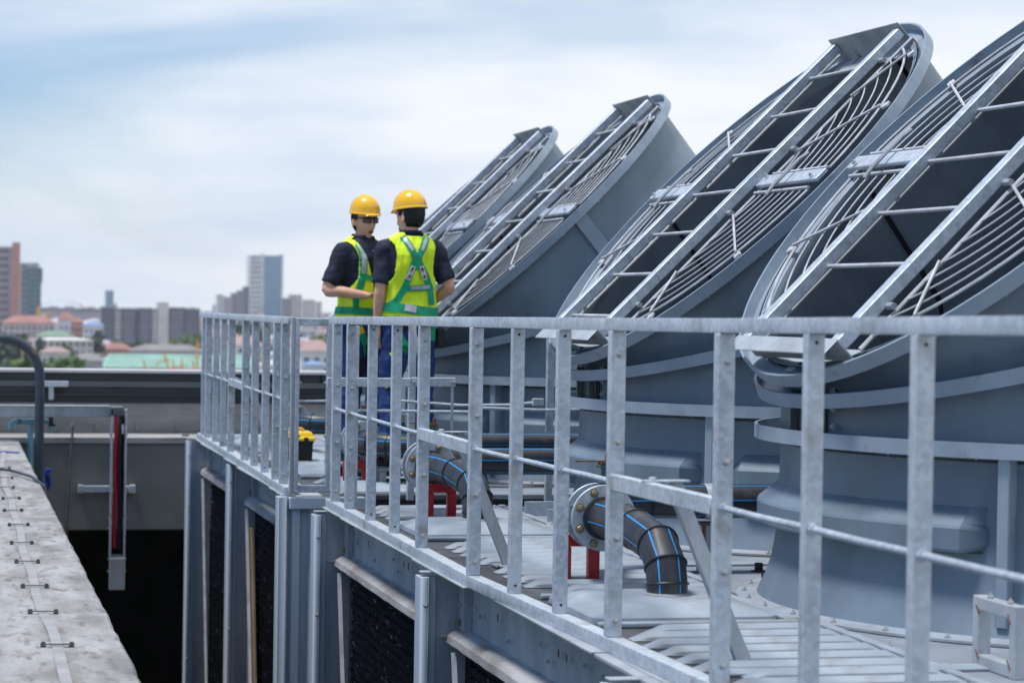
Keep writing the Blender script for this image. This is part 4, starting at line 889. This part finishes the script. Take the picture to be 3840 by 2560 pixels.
    m = MB(); m.lathe([(.0001,.0),(.008,.002),(.010,.004)], 14, Mx=Matrix.Translation(C_(0,.0865,-.094)) @ (Rm @ Matrix.Rotation(R(-90),3,'X')).to_4x4() @ Matrix.Diagonal((1.15,.55,-.6,1))); part('mouth_opening', m, 'mouth', T)
    m = MB(); m.tube([C_(.017*cos(a), .0885-.005*abs(cos(a)), -.094+.007*sin(a)) for a in [2*pi*j/14 for j in range(14)]], .0034, 6, loop=True); part('lips', m, 'lips', T)
    # collar
    m = MB(); m.loft([[Vector(((.072+k_)*cos(a), (.070+k_)*sin(a)-.006, z+.012*(sin(a) < 0))) for a in [R(115)+R(310)*j/30 for j in range(31)]] for z, k_ in ((1.535,.010),(1.565,-.002),(1.566,.004),(1.545,.016))], False, False); h_ = part('collar', m, 'shirt', T); s_ = h_.modifiers.new('t', 'SOLIDIFY'); s_.thickness = .003
    if glasses:
        m = MB(); 
        for sx_ in (-1, 1):
            m2 = MB(); m2.loft([[C_(sx_*(.003+u_*.062), .103-.030*u_**2, z*(1-.2*u_)-.015) for u_ in (0,.2,.4,.6,.8,1.0)] for z in (-.019,-.006,.006,.019)], False, False); q = part('lens', m2, 'lens', T); s_ = q.modifiers.new('t', 'SOLIDIFY'); s_.thickness = .002
            m.tube([C_(sx_*.066,.076,.002), C_(sx_*.085,.03,.0), C_(sx_*.086,-.02,-.008)], .0032, 6)
        m.tube([C_(.064*x, .106-.030*x*x, .004) for x in (-1,-.6,-.3,0,.3,.6,1)], .003, 6); part('glasses_frame', m, 'blackp', T)
    return T, ribbon, belt, bt, C_
# --- the man seen from behind
T, rib, belt, bt, C_ = person('worker seen from behind, green harness over lime vest, left arm hanging down', (3.075, 16.27, .125), R(8), (R(30), R(-3), 0),
   [(-1, (-.212,-.03,1.175), (-.214,.02,.935), (-.0,.12,-1), (1,.1,0), .5), (1, (.262,-.07,1.205), (.195,.145,1.08), (-.55,.8,-.35), (-.6,-.4,-.4), .5)], 1.02, wr=1)
b = -1
rib('harness_strap', [(-.082,1.535),(-.048,1.47),(-.012,1.400)], .046, 'harn', b, off=.003)
rib('reflective_band', [(-.080,1.530),(-.050,1.475),(-.030,1.440)], .022, 'refl', b, off=.009)
rib('harness_strap', [(.082,1.535),(.052,1.47),(.018,1.400)], .046, 'harn', b, off=.003)
rib('reflective_band', [(.080,1.530),(.053,1.475),(.036,1.440)], .022, 'refl', b, off=.009)
rib('harness_yoke', [(.002,1.43),(.002,1.31)], .070, 'harn', b, off=.006)
rib('harness_strap', [(-.02,1.36),(-.07,1.20),(-.12,1.11),(-.16,1.07)], .044, 'harn', b, off=.005)
rib('harness_strap', [(.02,1.36),(.075,1.27),(.108,1.19),(.120,1.08)], .044, 'harn', b, off=.005)
rib('chest_strap', [(-.075,1.185),(.02,1.19),(.112,1.20)], .040, 'harn', b, off=.008)
rib('reflective_band', [(-.035,1.190),(.02,1.193),(.100,1.200)], .024, 'refl', b, off=.013)
belt('waist_belt', 1.045, 1.045, .060, 'harn', tilt=-.016)
rib('reflective_patch', [(-.075,1.062),(-.0,1.048)], .046, 'refl', b, off=.014)
for x0, x1 in ((-.028,-.060), (.032,.066)):
    rib('label_tag', [(x0,1.335),(x1,1.245)], .034, 'tagw', b, off=.012)
    cx_ = (x0+x1)/2; dx_ = (x1-x0)/.09
    rib('tag_arrow', [(x0+(x1-x0)*.12,1.325),(x0+(x1-x0)*.45,1.295)], .005, 'ink', b, off=.018)
    rib('tag_arrow_head', [(x0+(x1-x0)*.26-.008,1.310),(x0+(x1-x0)*.1,1.328),(x0+(x1-x0)*.26+.008,1.312)], .004, 'ink', b, off=.018, sub=3)
    xa = x0+(x1-x0)*.62; xb = x0+(x1-x0)*.92
    for pp in ([(xb-.009,1.253),(xa,1.279)], [(xb+.009,1.253),(xa,1.279)], [((xa+xb)/2-.005,1.264),((xa+xb)/2+.005,1.264)]): rib('tag_letter', pp, .0035, 'ink', b, off=.018, sub=3)
m = MB(); q = Vector((.002, -.152, 1.405)); m.tube([q+Vector((.026*cos(a), -.004*0, .024*max(-.55, sin(a)))) for a in [2*pi*j/16 for j in range(16)]], .005, 6, loop=True); part('d_ring', m, 'bolt', T)
rib('leg_strap', [(-.12,.96),(-.105,.88),(-.055,.80),(-.02,.755)], .044, 'harn', b, target=bt, off=.004)
rib('leg_strap', [(.155,1.0),(.150,.92),(.145,.84)], .044, 'harn', b, target=bt, off=.004)
rib('pocket_trim', [(-.135,.985),(-.02,.965)], .016, 'flash', b, target=bt, off=.003); rib('pocket_trim', [(.03,.965),(.14,.985)], .016, 'flash', b, target=bt, off=.003)
rib('back_panel', [(-.13,.93),(-.02,.93)], .06, 'trousd', b, target=bt, off=.001); rib('back_panel', [(.03,.93),(.13,.93)], .06, 'trousd', b, target=bt, off=.001)
rib('pocket_trim', [(-.15,.745),(-.10,.765)], .022, 'flash', b, target=bt, off=.004); rib('pocket_trim', [(-.17,.535),(-.09,.555)], .028, 'flash', b, target=bt, off=.004)
m = MB(); m.tube([(.20,-.02,.97),(.235,-.05,.90),(.205,-.06,.86)], .012, 8); m.box((.21,-.04,.86), (.05,.06,.14)); part('tool_pouch', m, 'blackp', T, bev=.01)
# --- the man facing right
T, rib, belt, bt, C_ = person('worker in safety glasses facing right, yellow helmet, navy polo, right forearm raised', (2.845, 16.80, .125), R(210), (R(-8), R(-2), 0),
   [(1, (.285,-.04,1.185), (.105,.165,1.150), (-.62,.75,.02), (0,.1,1), .35), (-1, (-.24,.05,1.19), (-.16,.25,1.06), (.3,1,-.1), (.4,0,1), .5)], 1.01, glasses=True, wr=7)
f = 1
rib('harness_strap', [(.115,1.50),(.108,1.42),(.105,1.36),(.105,1.29)], .042, 'harn', f, off=.004); rib('reflective_band', [(.115,1.495),(.108,1.42),(.106,1.36),(.105,1.30)], .024, 'refl', f, off=.009)
rib('harness_strap', [(-.115,1.50),(-.108,1.42),(-.105,1.29)], .042, 'harn', f, off=.004)
rib('harness_strap', [(.105,1.30),(.118,1.22),(.145,1.13),(.150,1.05)], .042, 'harn', f, off=.004); rib('harness_strap', [(-.105,1.30),(-.118,1.22),(-.145,1.13)], .042, 'harn', f, off=.004)
rib('chest_strap', [(.105,1.275),(.0,1.262),(-.105,1.275)], .036, 'harn', f, off=.009); rib('chest_buckle', [(.015,1.262),(-.03,1.262)], .046, 'harn', f, off=.014)
rib('zip', [(.038,1.44),(.018,1.30),(.016,1.02)], .006, 'ink', f, off=.004)
for z in (1.46, 1.41): rib('shirt_button', [(-.004,z),(.004,z)], .009, 'refl', f, off=.003, sub=2)
belt('waist_belt', 1.035, 1.035, .05, 'harn', tilt=.01)
rib('leg_strap', [(.135,1.0),(.10,.88),(.05,.78),(.03,.74)], .044, 'harn', f, target=bt, off=.004); rib('strap_end', [(.118,.93),(.10,.885)], .044, 'yellow', f, target=bt, off=.008)
rib('leg_strap', [(-.135,1.0),(-.10,.88),(-.05,.78)], .044, 'harn', f, target=bt, off=.004)
rib('knee_panel', [(.115,.72),(.115,.42)], .12, 'trousd', f, target=bt, off=.002); rib('knee_panel', [(-.115,.72),(-.115,.42)], .12, 'trousd', f, target=bt, off=.002)
for x, y0_, y1_, lab in ((3.10, 16.05, 16.52, 'low galvanised step under the worker seen from behind'), (2.86, 16.58, 16.98, 'low galvanised step under the worker with safety glasses')):
    m = MB(); m.bx(x-.25, x+.25, y0_, y1_, .10, .124); m.bx(x-.24, x-.2, y0_+.01, y1_-.01, .0, .099); m.bx(x+.2, x+.24, y0_+.01, y1_-.01, .0, .099); solo('step_board', m, 'galvd', lab, 'step', bev=.003)
# ================================================================ the city
M['leaf'] = mat('tree_foliage', (.06,.13,.025), .7, 0, col2=(.035,.08,.018), scale=.5)
M['leafb'] = mat('bluish_foliage', (.03,.075,.045), .7, 0, col2=(.02,.05,.035), scale=.5)
M['leafy'] = mat('yellow_green_foliage', (.13,.19,.02), .7, 0, col2=(.08,.13,.02), scale=.5)
M['bark'] = mat('bark', (.06,.045,.035), .9, 0, var=.3)
cols = {'cream': (.74,.71,.67), 'white': (.80,.80,.81), 'pinkw': (.70,.57,.55), 'grey': (.38,.39,.41), 'mauve': (.20,.20,.26), 'mauvel': (.27,.27,.34), 'dkm': (.09,.10,.15), 'salmon': (.60,.28,.24), 'redr': (.38,.17,.15), 'pinkr': (.42,.28,.26), 'brownr': (.24,.15,.12), 'greenr': (.28,.48,.40), 'greyr': (.26,.24,.24), 'mossr': (.18,.30,.20), 'bluer': (.22,.33,.55), 'glassb': (.16,.30,.46), 'glasst': (.15,.23,.26), 'glassm': (.25,.42,.58), 'win': (.07,.09,.12), 'winl': (.22,.26,.31), 'teal': (.05,.17,.22), 'orange': (.80,.46,.08), 'redw': (.45,.07,.06), 'lilac': (.50,.46,.51)}
for k, v in cols.items(): M['c_'+k] = mat('city_'+k, v, .7 if not k.startswith('glass') else .35, 0, var=.22, scale=.12)
TH = R(0)
def at(tx, d): return Vector((tx*d, d, -30))     # bearing (X over Y) and distance on the city plain
WM = {}
def wmesh(w, h, mt):
    k = (round(w, 2), round(h, 2), mt)
    if k not in WM: m = MB(); m.box((0,0,0), (w, .30, h)); WM[k] = m.mesh('window', mt)
    return WM[k]
def block(name, label, cat, tx0, tx1, d, top, wall='c_cream', depth=14, floors=0, cols_=0, win='c_win', band=False, roof=None, group=None, rw=.6, rh=.5, extra=None):
    x0, x1 = tx0*d, tx1*d; t = thing(name, label, cat, ((x0+x1)/2, d+depth/2, -30), group); w = x1-x0; H = top+30
    m = MB(); m.bx(x0, x1, d, d+depth, -30, top); part('wall', m, wall, t)
    if roof: m = MB(); m.bx(x0-.4, x1+.4, d-.5, d+depth+.4, top, top+.9); part('roof', m, roof, t)
    for f in range(floors):
        z = -30+H*(f+.55)/floors
        if band: inst('window_band', wmesh(w*rw, H/floors*rh, win), t, ((x0+x1)/2, d-.02, z))
        else:
            for c in range(cols_): inst('window', wmesh(w/cols_*rw, H/floors*rh, win), t, (x0+w*(c+.5)/cols_, d-.02, z))
    return t
# bearing helper values: tan of the bearing east of +Y
def hip_house(label, tx, d, w, dep, h, wall, roof, group=None, rise=3.2, rot=0, nw=4, name='house'):
    p = at(tx, d); t = thing(name, label, 'house', p, group, world=False, rz=rot)
    m = MB(); m.bx(-w/2, w/2, -dep/2, dep/2, 0, h); part('wall', m, wall, t)
    m = MB(); e = .8; a = w/2+e; b_ = dep/2+e; rl = max(0.5, a-b_)
    m.add([(-a,-b_,h),(a,-b_,h),(a,b_,h),(-a,b_,h),(-rl,0,h+rise),(rl,0,h+rise)], [(0,1,5,4),(1,2,5),(2,3,4,5),(3,0,4),(0,3,2,1)]); part('roof', m, roof, t, ang=10)
    for fl in range(max(1, int(h//3.2))):
        for i in range(nw): inst('window', wmesh(w/nw*.45, 1.3, 'c_win'), t, (-w/2+w*(i+.5)/nw, -dep/2-.02, 1.8+3.2*fl))
    return t
def tree(label, tx, d, h, r_, leaf='leaf', group='trees among the city houses', dens=420, z0=-30):
    p = at(tx, d); p.z = z0; t = thing('tree', label, 'tree', p, group, world=False)
    rnd = random.Random(int(tx*1e4+d)); m = MB(); m.tube([(0,0,0),(.1,0,h*.3),(0,.1,h*.6)], [.35,.28,.12], 7)
    for k in range(5): a = k*1.3; m.tube([(0,0,h*(.3+.05*k)),(r_*.5*cos(a), r_*.5*sin(a), h*(.55+.06*k))], [.14,.04], 5)
    part('trunk', m, 'bark', t); m = MB()
    cl = [(Vector((rnd.uniform(-.75,.75)*r_, rnd.uniform(-.7,.7)*r_, h-r_*rnd.uniform(.5,2.2))), r_*rnd.uniform(.30,.5)) for _ in range(10)]+[(Vector((rnd.uniform(-.2,.2)*r_, 0, h-r_*.45)), r_*.5)]
    for c, cr_ in cl:
        for _ in range(dens//11):
            v = Vector((rnd.gauss(0,1), rnd.gauss(0,1), rnd.gauss(0,1))).normalized()*cr_*rnd.uniform(.5,1.05); v.z *= .8
            s_ = rnd.uniform(.5,1.1)*min(1.6, r_/4); u_ = Vector((rnd.uniform(-1,1), rnd.uniform(-1,1), rnd.uniform(-1,1))).normalized(); w_ = u_.orthogonal().normalized()
            q = c+v; m.add([q+u_*s_, q+w_*s_, q-u_*s_, q-w_*s_], [(0,1,2,3)])
    part('crown', m, leaf, t); return t
# horizontal bearing from picture fraction: view spans tan values about .018 to .447
def B(px): 
    c = (px-1176)/5553; return math.tan(math.atan(c)+yaw)
# left edge towers
t = block('office_tower', 'grey banded tower at the left edge of the skyline beside a salmon slab', 'tower', B(-30), B(26), 1400, 32, 'c_lilac', 26, 15, 1, 'c_mauve', True, 'c_white', rw=.70, rh=.5)
t = block('slab_tower', 'tall thin salmon pink slab tower at the left end of the skyline', 'tower', B(27), B(44), 1390, 35, 'c_salmon', 26, 0, 0)
t = block('office_tower', 'lower teal glazed tower right of the salmon slab', 'tower', B(64), B(93), 1600, 24, 'c_glasst', 24, 16, 1, 'c_teal', True, None, rw=.96, rh=.35)
m = MB(); m.bx(B(90)*1600, B(96)*1600, 1600, 1624, 14, 24); m.bx(B(60)*1600, B(88)*1600, 1603, 1620, 24, 27); part('crown_box', m, 'c_grey', t)
block('office_tower', 'pale grey narrow block joined to the teal glazed tower', 'tower', B(46), B(64), 1610, 27, 'c_grey', 20, 14, 2, 'c_win', rw=.4, rh=.4)
block('blue_tower', 'small distant blue glass tower standing alone above the mid rise flats', 'tower', B(242), B(260), 3200, 19, 'c_glassb', 20, 12, 1, 'c_glassm', True, rw=.9, rh=.3)
# the tall pair in the centre
t = block('twin_tower', 'tallest distant tower, white striped shaft joined to a blue glass shaft', 'tower', B(572), B(598), 2600, 56, 'c_white', 30, 16, 1, 'c_grey', True, None, rw=.9, rh=.42)
m = MB(); m.bx(B(598)*2600+.3, B(603)*2600, 2598, 2630, -30, 58); part('white_fin', m, 'c_white', t)
m = MB(); m.bx(B(603)*2600+.2, B(643)*2600, 2600, 2630, -30, 56); part('glass_shaft', m, 'c_glassm', t)
for z in range(0, 27): inst('window_band', wmesh((B(643)-B(603))*2600*.98, .8, 'c_glassb'), t, ((B(623))*2600, 2599.9, -26+z*3.1))
m = MB(); m.bx(B(643)*2600+.3, B(648)*2600, 2598, 2630, -30, 58); part('white_fin', m, 'c_white', t)
for i, (a, b_, z, wl, lab) in enumerate(((498,512,12,'c_white','low white apartment slab left of the tall pair of towers'), (513,531,10,'c_lilac','lilac grey apartment block left of the tall pair'), (532,545,14,'c_mauvel','dark window apartment block second left of the tall pair'), (546,560,17,'c_mauvel','dark slender block next but one to the tall pair'), (559,571,21,'c_mauve','slender dark block touching the left of the tall pair'),
        (649,668,10,'c_mauvel','dim grey block touching the right of the tall pair'), (664,692,14,'c_cream','cream apartment block right of the tall pair'), (694,722,9,'c_cream','lower cream block farther right of the tall pair'), (724,738,7,'c_white','lowest white block right of the tall pair, next to the worker'))):
    block('apartment_block', lab, 'apartment block', B(a), B(b_), 2350+30*i, z*1.0, wl, 16, 12, 3, 'c_winl' if i % 2 else 'c_win', group='distant apartment blocks around the tall pair', rw=.5, rh=.45)
# long mid rise estate
for i, (a, b_, wl, z, wn) in enumerate(((234,262,'c_mauve',-0.3,'c_dkm'),(263,278,'c_cream',-1.2,'c_win'),(279,311,'c_mauvel',-1.2,'c_dkm'),(312,318,'c_dkm',-1.5,'c_win'),(319,348,'c_mauvel',-0.9,'c_dkm'),(349,361,'c_white',-1.2,'c_win'),(362,387,'c_cream',3.6,'c_cream'),(388,424,'c_mauvel',-0.3,'c_dkm'),(425,458,'c_mauve',-0.6,'c_dkm'))):
    labs = ['dark mauve flats at the left end of the long mid rise estate','narrow cream stair bay second from the left in the long estate','mauve flats third from the left in the long estate','thin dark recess block between two mauve flats','mauve flats left of the wide cream stair tower','narrow white bay left of the wide cream stair tower','wide cream stair tower rising above the long mid rise estate','mauve flats right of the wide cream stair tower','dark mauve flats at the right end of the long estate, behind the handrail']
    t = block('apartment_block', labs[i], 'flats', B(a), B(b_)-.00004, 1500, z-.9, wl, 16, 10 if wn != 'c_cream' else 0, 4 if b_-a > 20 else 2, wn, roof='c_teal' if i in (2,4,7) else ('c_grey' if i != 6 else None), group='flats of the long mid rise estate', rw=.55, rh=.5)
    if wn == 'c_dkm':
        for u_ in (.03, .97): xx = B(a)*1500+(B(b_)-B(a))*1500*u_; m = MB(); m.bx(xx-.45, xx+.45, 1499.7, 1499.97, -30, z-1.6); part('dark_recess', m, 'c_dkm', t)
# far low skyline behind everything
rnd = random.Random(4)
for i in range(44):
    a = -30+i*18+rnd.uniform(-5,5); w = rnd.uniform(10,26)
    ci = rnd.randrange(5)
    block('distant_building', 'faint %s low building on the far skyline %s' % (['white','cream','lilac','grey','pink'][ci], 'left of the long flats' if a < 234 else 'above the long flats' if a < 460 else 'behind the tall pair and the handrail'), 'building', B(a), B(a+w), 2900+rnd.uniform(0,500), rnd.uniform(-9,2.5), ['c_white','c_cream','c_lilac','c_grey','c_pinkw'][ci], 20, 4, 3, 'c_winl', group='pale boxes on the far skyline', rw=.5)
m = MB(); m.bx(B(95)*2000, B(235)*2000, 2000, 2030, -30, -4.5); t = thing('long_hall', 'long pale low hall with a mauve roof edge across the left skyline', 'hall', (B(165)*2000, 2000, -30)); part('wall', m, 'c_lilac', t)
m = MB(); m.bx(B(93)*2000, B(237)*2000, 1998, 2032, -4.5, -2.6); part('roof', m, 'c_mauvel', t)
m = MB(); rr = []
for k in range(9):
    a = pi*k/8; rr.append([Vector((B(140)*2100-cos(a)*22, 2100+y, -8+11*sin(a)**.8)) for y in (0, 30)])
m.loft(rr, False, False); m.bx(B(115)*2100, B(165)*2100, 2101, 2129, -30, -6); solo('arched_hall', m, 'c_greyr', 'pale arched roof hall rising behind the long low hall', 'hall')
# houses
def Z(py, d, px=300): return 1.2-(py-712-.0154*(px-1176))*d/5553.
H = [('big pink walled house with a wide red hipped roof at the far left', 6, 124, 740, 724, 1300, 'c_pinkw', 'c_redr', 9),
     ('white house with a small steep red roof right of the wide red roofed one', 134, 168, 733, 716, 1350, 'c_white', 'c_redr', 3),
     ('house with salmon side wall and red roof left of the flats', 164, 190, 738, 729, 1250, 'c_salmon', 'c_redr', 3),
     ('white building with a pale blue roof left of the flats', 192, 236, 746, 738, 1200, 'c_white', 'c_bluer', 4),
     ('long low pale building just below the moss green roof', 80, 212, 779, 774, 1000, 'c_cream', 'c_cream', 9),
     ('low building with a long moss green roof in the left middle distance', 82, 170, 770, 759, 1080, 'c_white', 'c_mossr', 7),
     ('lilac grey workshop roof in front of the green warehouse, left side', 172, 236, 826, 808, 700, 'c_lilac', 'c_greyr', 4),
     ('low brown roofed shed row at far left behind the gooseneck pipe', -10, 70, 812, 800, 800, 'c_grey', 'c_brownr', 5),
     ('pale walled workshop above the bushy trees right of the gooseneck', 96, 160, 806, 795, 850, 'c_cream', 'c_pinkr', 5),
     ('pink roofed house seen through the first handrail bars', 470, 520, 770, 752, 1150, 'c_pinkw', 'c_pinkr', 4),
     ('large dusty pink hipped roof seen through the middle handrail bars', 520, 600, 792, 770, 900, 'c_cream', 'c_pinkr', 4),
     ('dusty pink hipped roof seen through the narrow gap frame', 690, 760, 806, 780, 760, 'c_white', 'c_pinkr', 3),
     ('white walled house with pale blue roof low in the gap frame', 700, 742, 838, 830, 560, 'c_white', 'c_bluer', 3),
     ('brick red roof strip in front of the mauve flats', 234, 302, 800, 786, 1080, 'c_salmon', 'c_redr', 5),
     ('long grey mauve roof behind the green warehouse', 300, 470, 804, 790, 1000, 'c_lilac', 'c_greyr', 12),
     ('cream roofed shed right of the green warehouse by the gap', 600, 668, 838, 828, 700, 'c_white', 'c_cream', 5)]
def ppos(px0, px1, eave, top, d):
    mid = (px0+px1)/2; h = Z(eave, d, mid)+30; return B(mid), d, (B(px1)-B(px0))*d, h, max(.8, Z(top, d, mid)-Z(eave, d, mid))
for lab, px0, px1, ev, tp, d, wl, rf, nw in H:
    tx, d, w, h, rise = ppos(px0, px1, ev, tp, d); hip_house(lab, tx, d, w, min(12, w*.6), h, wl, rf, None, rise, 0, nw)
rnd = random.Random(11)
for i in range(250):
    px = rnd.uniform(-20, 780); py = rnd.choice([rnd.uniform(708, 745), rnd.uniform(730, 790), rnd.uniform(780, 835)]); hh = rnd.uniform(7, 12)+max(0, (770-py)/50)*11
    hz = 712+.0154*(px-1176); d = (31.2-hh)*5553/(py-hz)
    if 232 < px < 470 and (d < 1540 or py > 740): continue
    if d > 2700 or d < 700: continue
    if px < 180 and py > 800: continue
    wl = rnd.choice(['c_cream','c_white','c_pinkw','c_grey','c_lilac','c_cream','c_white']); rf = rnd.choice(['c_redr','c_pinkr','c_brownr','c_greyr','c_greyr','c_pinkr','c_mossr','c_lilac','c_lilac','c_salmon'])
    wn = {'c_cream':'cream','c_white':'white','c_pinkw':'pink','c_grey':'grey','c_lilac':'lilac'}[wl]; rn = {'c_redr':'red','c_pinkr':'dusty pink','c_brownr':'brown','c_greyr':'grey','c_mossr':'moss green','c_lilac':'pale lilac','c_salmon':'salmon'}[rf]
    zn = 'at the far left' if px < 90 else 'below the long low hall' if px < 165 else 'left of the long flats' if px < 238 else 'behind the long flats' if px < 465 else 'behind the first handrail bars' if px < 560 else 'behind the bars nearest the gap' if px < 670 else 'in the gap frame'
    dn = 'tiny distant' if d > 1700 else 'small' if d > 1150 else 'nearer'
    hip_house('%s %s house with %s roof %s' % (dn, wn, rn, zn), B(px), d, rnd.uniform(9, 20), rnd.uniform(8, 13), hh, wl, rf, 'small houses of the low rise quarter' if 1 else None, rnd.uniform(1.5,3.2), rnd.uniform(-.5,.5), 3)
# green roofed warehouse with a salmon coloured base line and construction bits
t = thing('warehouse', 'long warehouse with a sea green metal roof just beyond the parapet', 'warehouse', (B(350)*900, 860, -30))
x0, x1 = B(232)*850, B(606)*850
m = MB(); m.bx(x0+3, x1-3, 852, 905, -30, Z(842, 850)); part('wall', m, 'c_cream', t)
m = MB(); m.add([(x0, 850, Z(843,850)), (x1, 850, Z(843,850)), (x1-2, 880, Z(812,880)), (x0+5, 880, Z(812,880)), (x0+1, 910, Z(843,850)), (x1, 910, Z(843,850))], [(0,1,2,3),(3,2,5,4),(0,3,4),(1,5,2),(0,4,5,1)]); part('roof', m, 'c_greenr', t, ang=10)
for i in range(38):
    m = MB() if i == 0 else m; f = i/37
    m.bar((x0+2+(x1-x0-4)*f, 850.5, Z(843,850)+.25), (x0+6+(x1-x0-9)*f, 879.5, Z(812,880)+.25), .35, .25)
part('roof_seams', m, 'c_greenr', t, kind='stuff')
for i, (px, d, py, tilt) in enumerate(((330,520,826,3),(362,530,832,-2),(376,525,806,3.2),(398,540,822,.5),(418,545,818,.3),(444,520,826,1.5),(452,600,775,.5),(609,520,812,2),(607,560,800,-.6))):
    p = at(B(px), d); ztop = Z(py, d); m = MB(); m.tube([(p.x+tilt, d, -30), (p.x+tilt*.3, d, ztop-3), (p.x, d, ztop)], [.36,.26,.18], 6); m.bar((p.x-1.2, d, ztop-2.2), (p.x+1.4, d, ztop-1.6), .3, .3); m.bar((p.x-1.0, d, ztop-4.6), (p.x+1.0, d, ztop-4.2), .3, .3)
    solo('orange_mast', m, 'c_orange', ['thin orange machine mast leaning at the left of the green roof','short orange mast second from the left before the green roof','taller forked orange mast in the middle of the green roof','upright orange mast right of the forked one','upright orange mast right of the middle of the green roof','short thick orange mast left of the handrail end','tall orange pole rising beside the end of the handrail','orange mast seen through the last bars before the gap','taller orange pole seen through the last bars before the gap'][i], 'mast', 'orange masts before the green warehouse')
m = MB(); m.bx(B(385)*500, B(470)*500, 500, 506, -30, Z(846,500)); solo('red_shed', m, 'c_redw', 'low red shed roof line just above the parapet by the handrail end', 'shed')
for px, d, z, lab in ((110, 1300, -3.2, 'orange yellow water tank on a grey block below the teal tower'), (88, 1320, -.8, 'orange yellow roof box on a grey block between the two left towers')):
    t = block('roof_tank_block', lab, 'building', B(px-9), B(px+8), d, z-5, 'c_grey', 8, 4, 3, 'c_win')
    m = MB(); m.bx(B(px-4)*d, B(px+4)*d, d+1, d+5, z-5, z-1); m.bx(B(px-3)*d, B(px+3)*d, d+1.5, d+4.5, z-1, z); part('tank', m, 'c_orange', t)
TR = [('dark round tree beside the left end of the flats', 222, 1000, 0, 3.6, 'leafb', 760), ('dark low tree behind the gooseneck pipe', 8, 770, 0, 6.0, 'leafb', 766), ('dark tree right of the one behind the gooseneck', 42, 760, 0, 5.5, 'leafb', 768),
      ('nearest bushy green tree right of the gooseneck pipe', 134, 430, 0, 4.4, 'leaf', 820), ('second bushy green tree right of the gooseneck pipe', 160, 425, 0, 4.0, 'leaf', 822), ('round olive tree left of the gooseneck pipe', 38, 430, 0, 3.6, 'leafy', 822), ('green tree just behind the gooseneck pipe', 68, 425, 0, 3.0, 'leaf', 818), ('low spread green bush far right of the gooseneck', 180, 415, 0, 2.8, 'leaf', 836),
      ('dark green tree at the foot of the third mauve flats', 265, 1300, 0, 6, 'leafb', 780), ('small dark tree at the foot of the third mauve flats', 284, 1310, 0, 5, 'leafb', 783), ('green tree at the foot of the fourth mauve flats', 325, 1320, 0, 5.5, 'leafb', 781), ('small green tree just left of the cream stair tower', 344, 1310, 0, 4.6, 'leaf', 783), ('yellow green tree right of the cream stair tower', 402, 1300, 0, 6, 'leafy', 777), ('green tree before the right end of the flats', 432, 1290, 0, 7, 'leaf', 770), ('green tree touching the first handrail bars', 452, 1280, 0, 6.5, 'leaf', 768),
      ('dark tree seen between the middle handrail bars', 550, 1200, 0, 6, 'leafb', 742), ('dark tree farther right between the handrail bars', 585, 1210, 0, 6, 'leafb', 746), ('small green tree in the narrow gap frame', 735, 900, 0, 4, 'leafy', 772), ('small dark tree at the left end of the pale long building', 92, 960, 0, 2.5, 'leafb', 776), ('slim green tree before the pale long building', 147, 860, 0, 1.6, 'leaf', 784), ('low green tree right of the slim one by the pale long building', 160, 850, 0, 2, 'leaf', 796)]
for lab, px, d, h, r_, lf, py in TR:
    zt = Z(py, d, px)+r_*.1; tree(lab, B(px), d, max(6, zt+30), r_, lf, 'trees among the city houses', 520)
# ================================================================ air
h = MB(); h.bx(-700, 2600, -60, 4300, -34.5, 120)
ho_ = struct('haze', h, None); ho_['kind'] = 'stuff'
hm_ = bpy.data.materials.new('haze_air'); hm_.use_nodes = True; hn = hm_.node_tree; hn.nodes.clear()
o_ = hn.nodes.new('ShaderNodeOutputMaterial'); v_ = hn.nodes.new('ShaderNodeVolumePrincipled'); v_.inputs['Color'].default_value = (.975,.985,1,1); v_.inputs['Density'].default_value = .00009; v_.inputs['Anisotropy'].default_value = .0
hn.links.new(v_.outputs[0], o_.inputs['Volume']); ho_.data.materials.append(hm_)
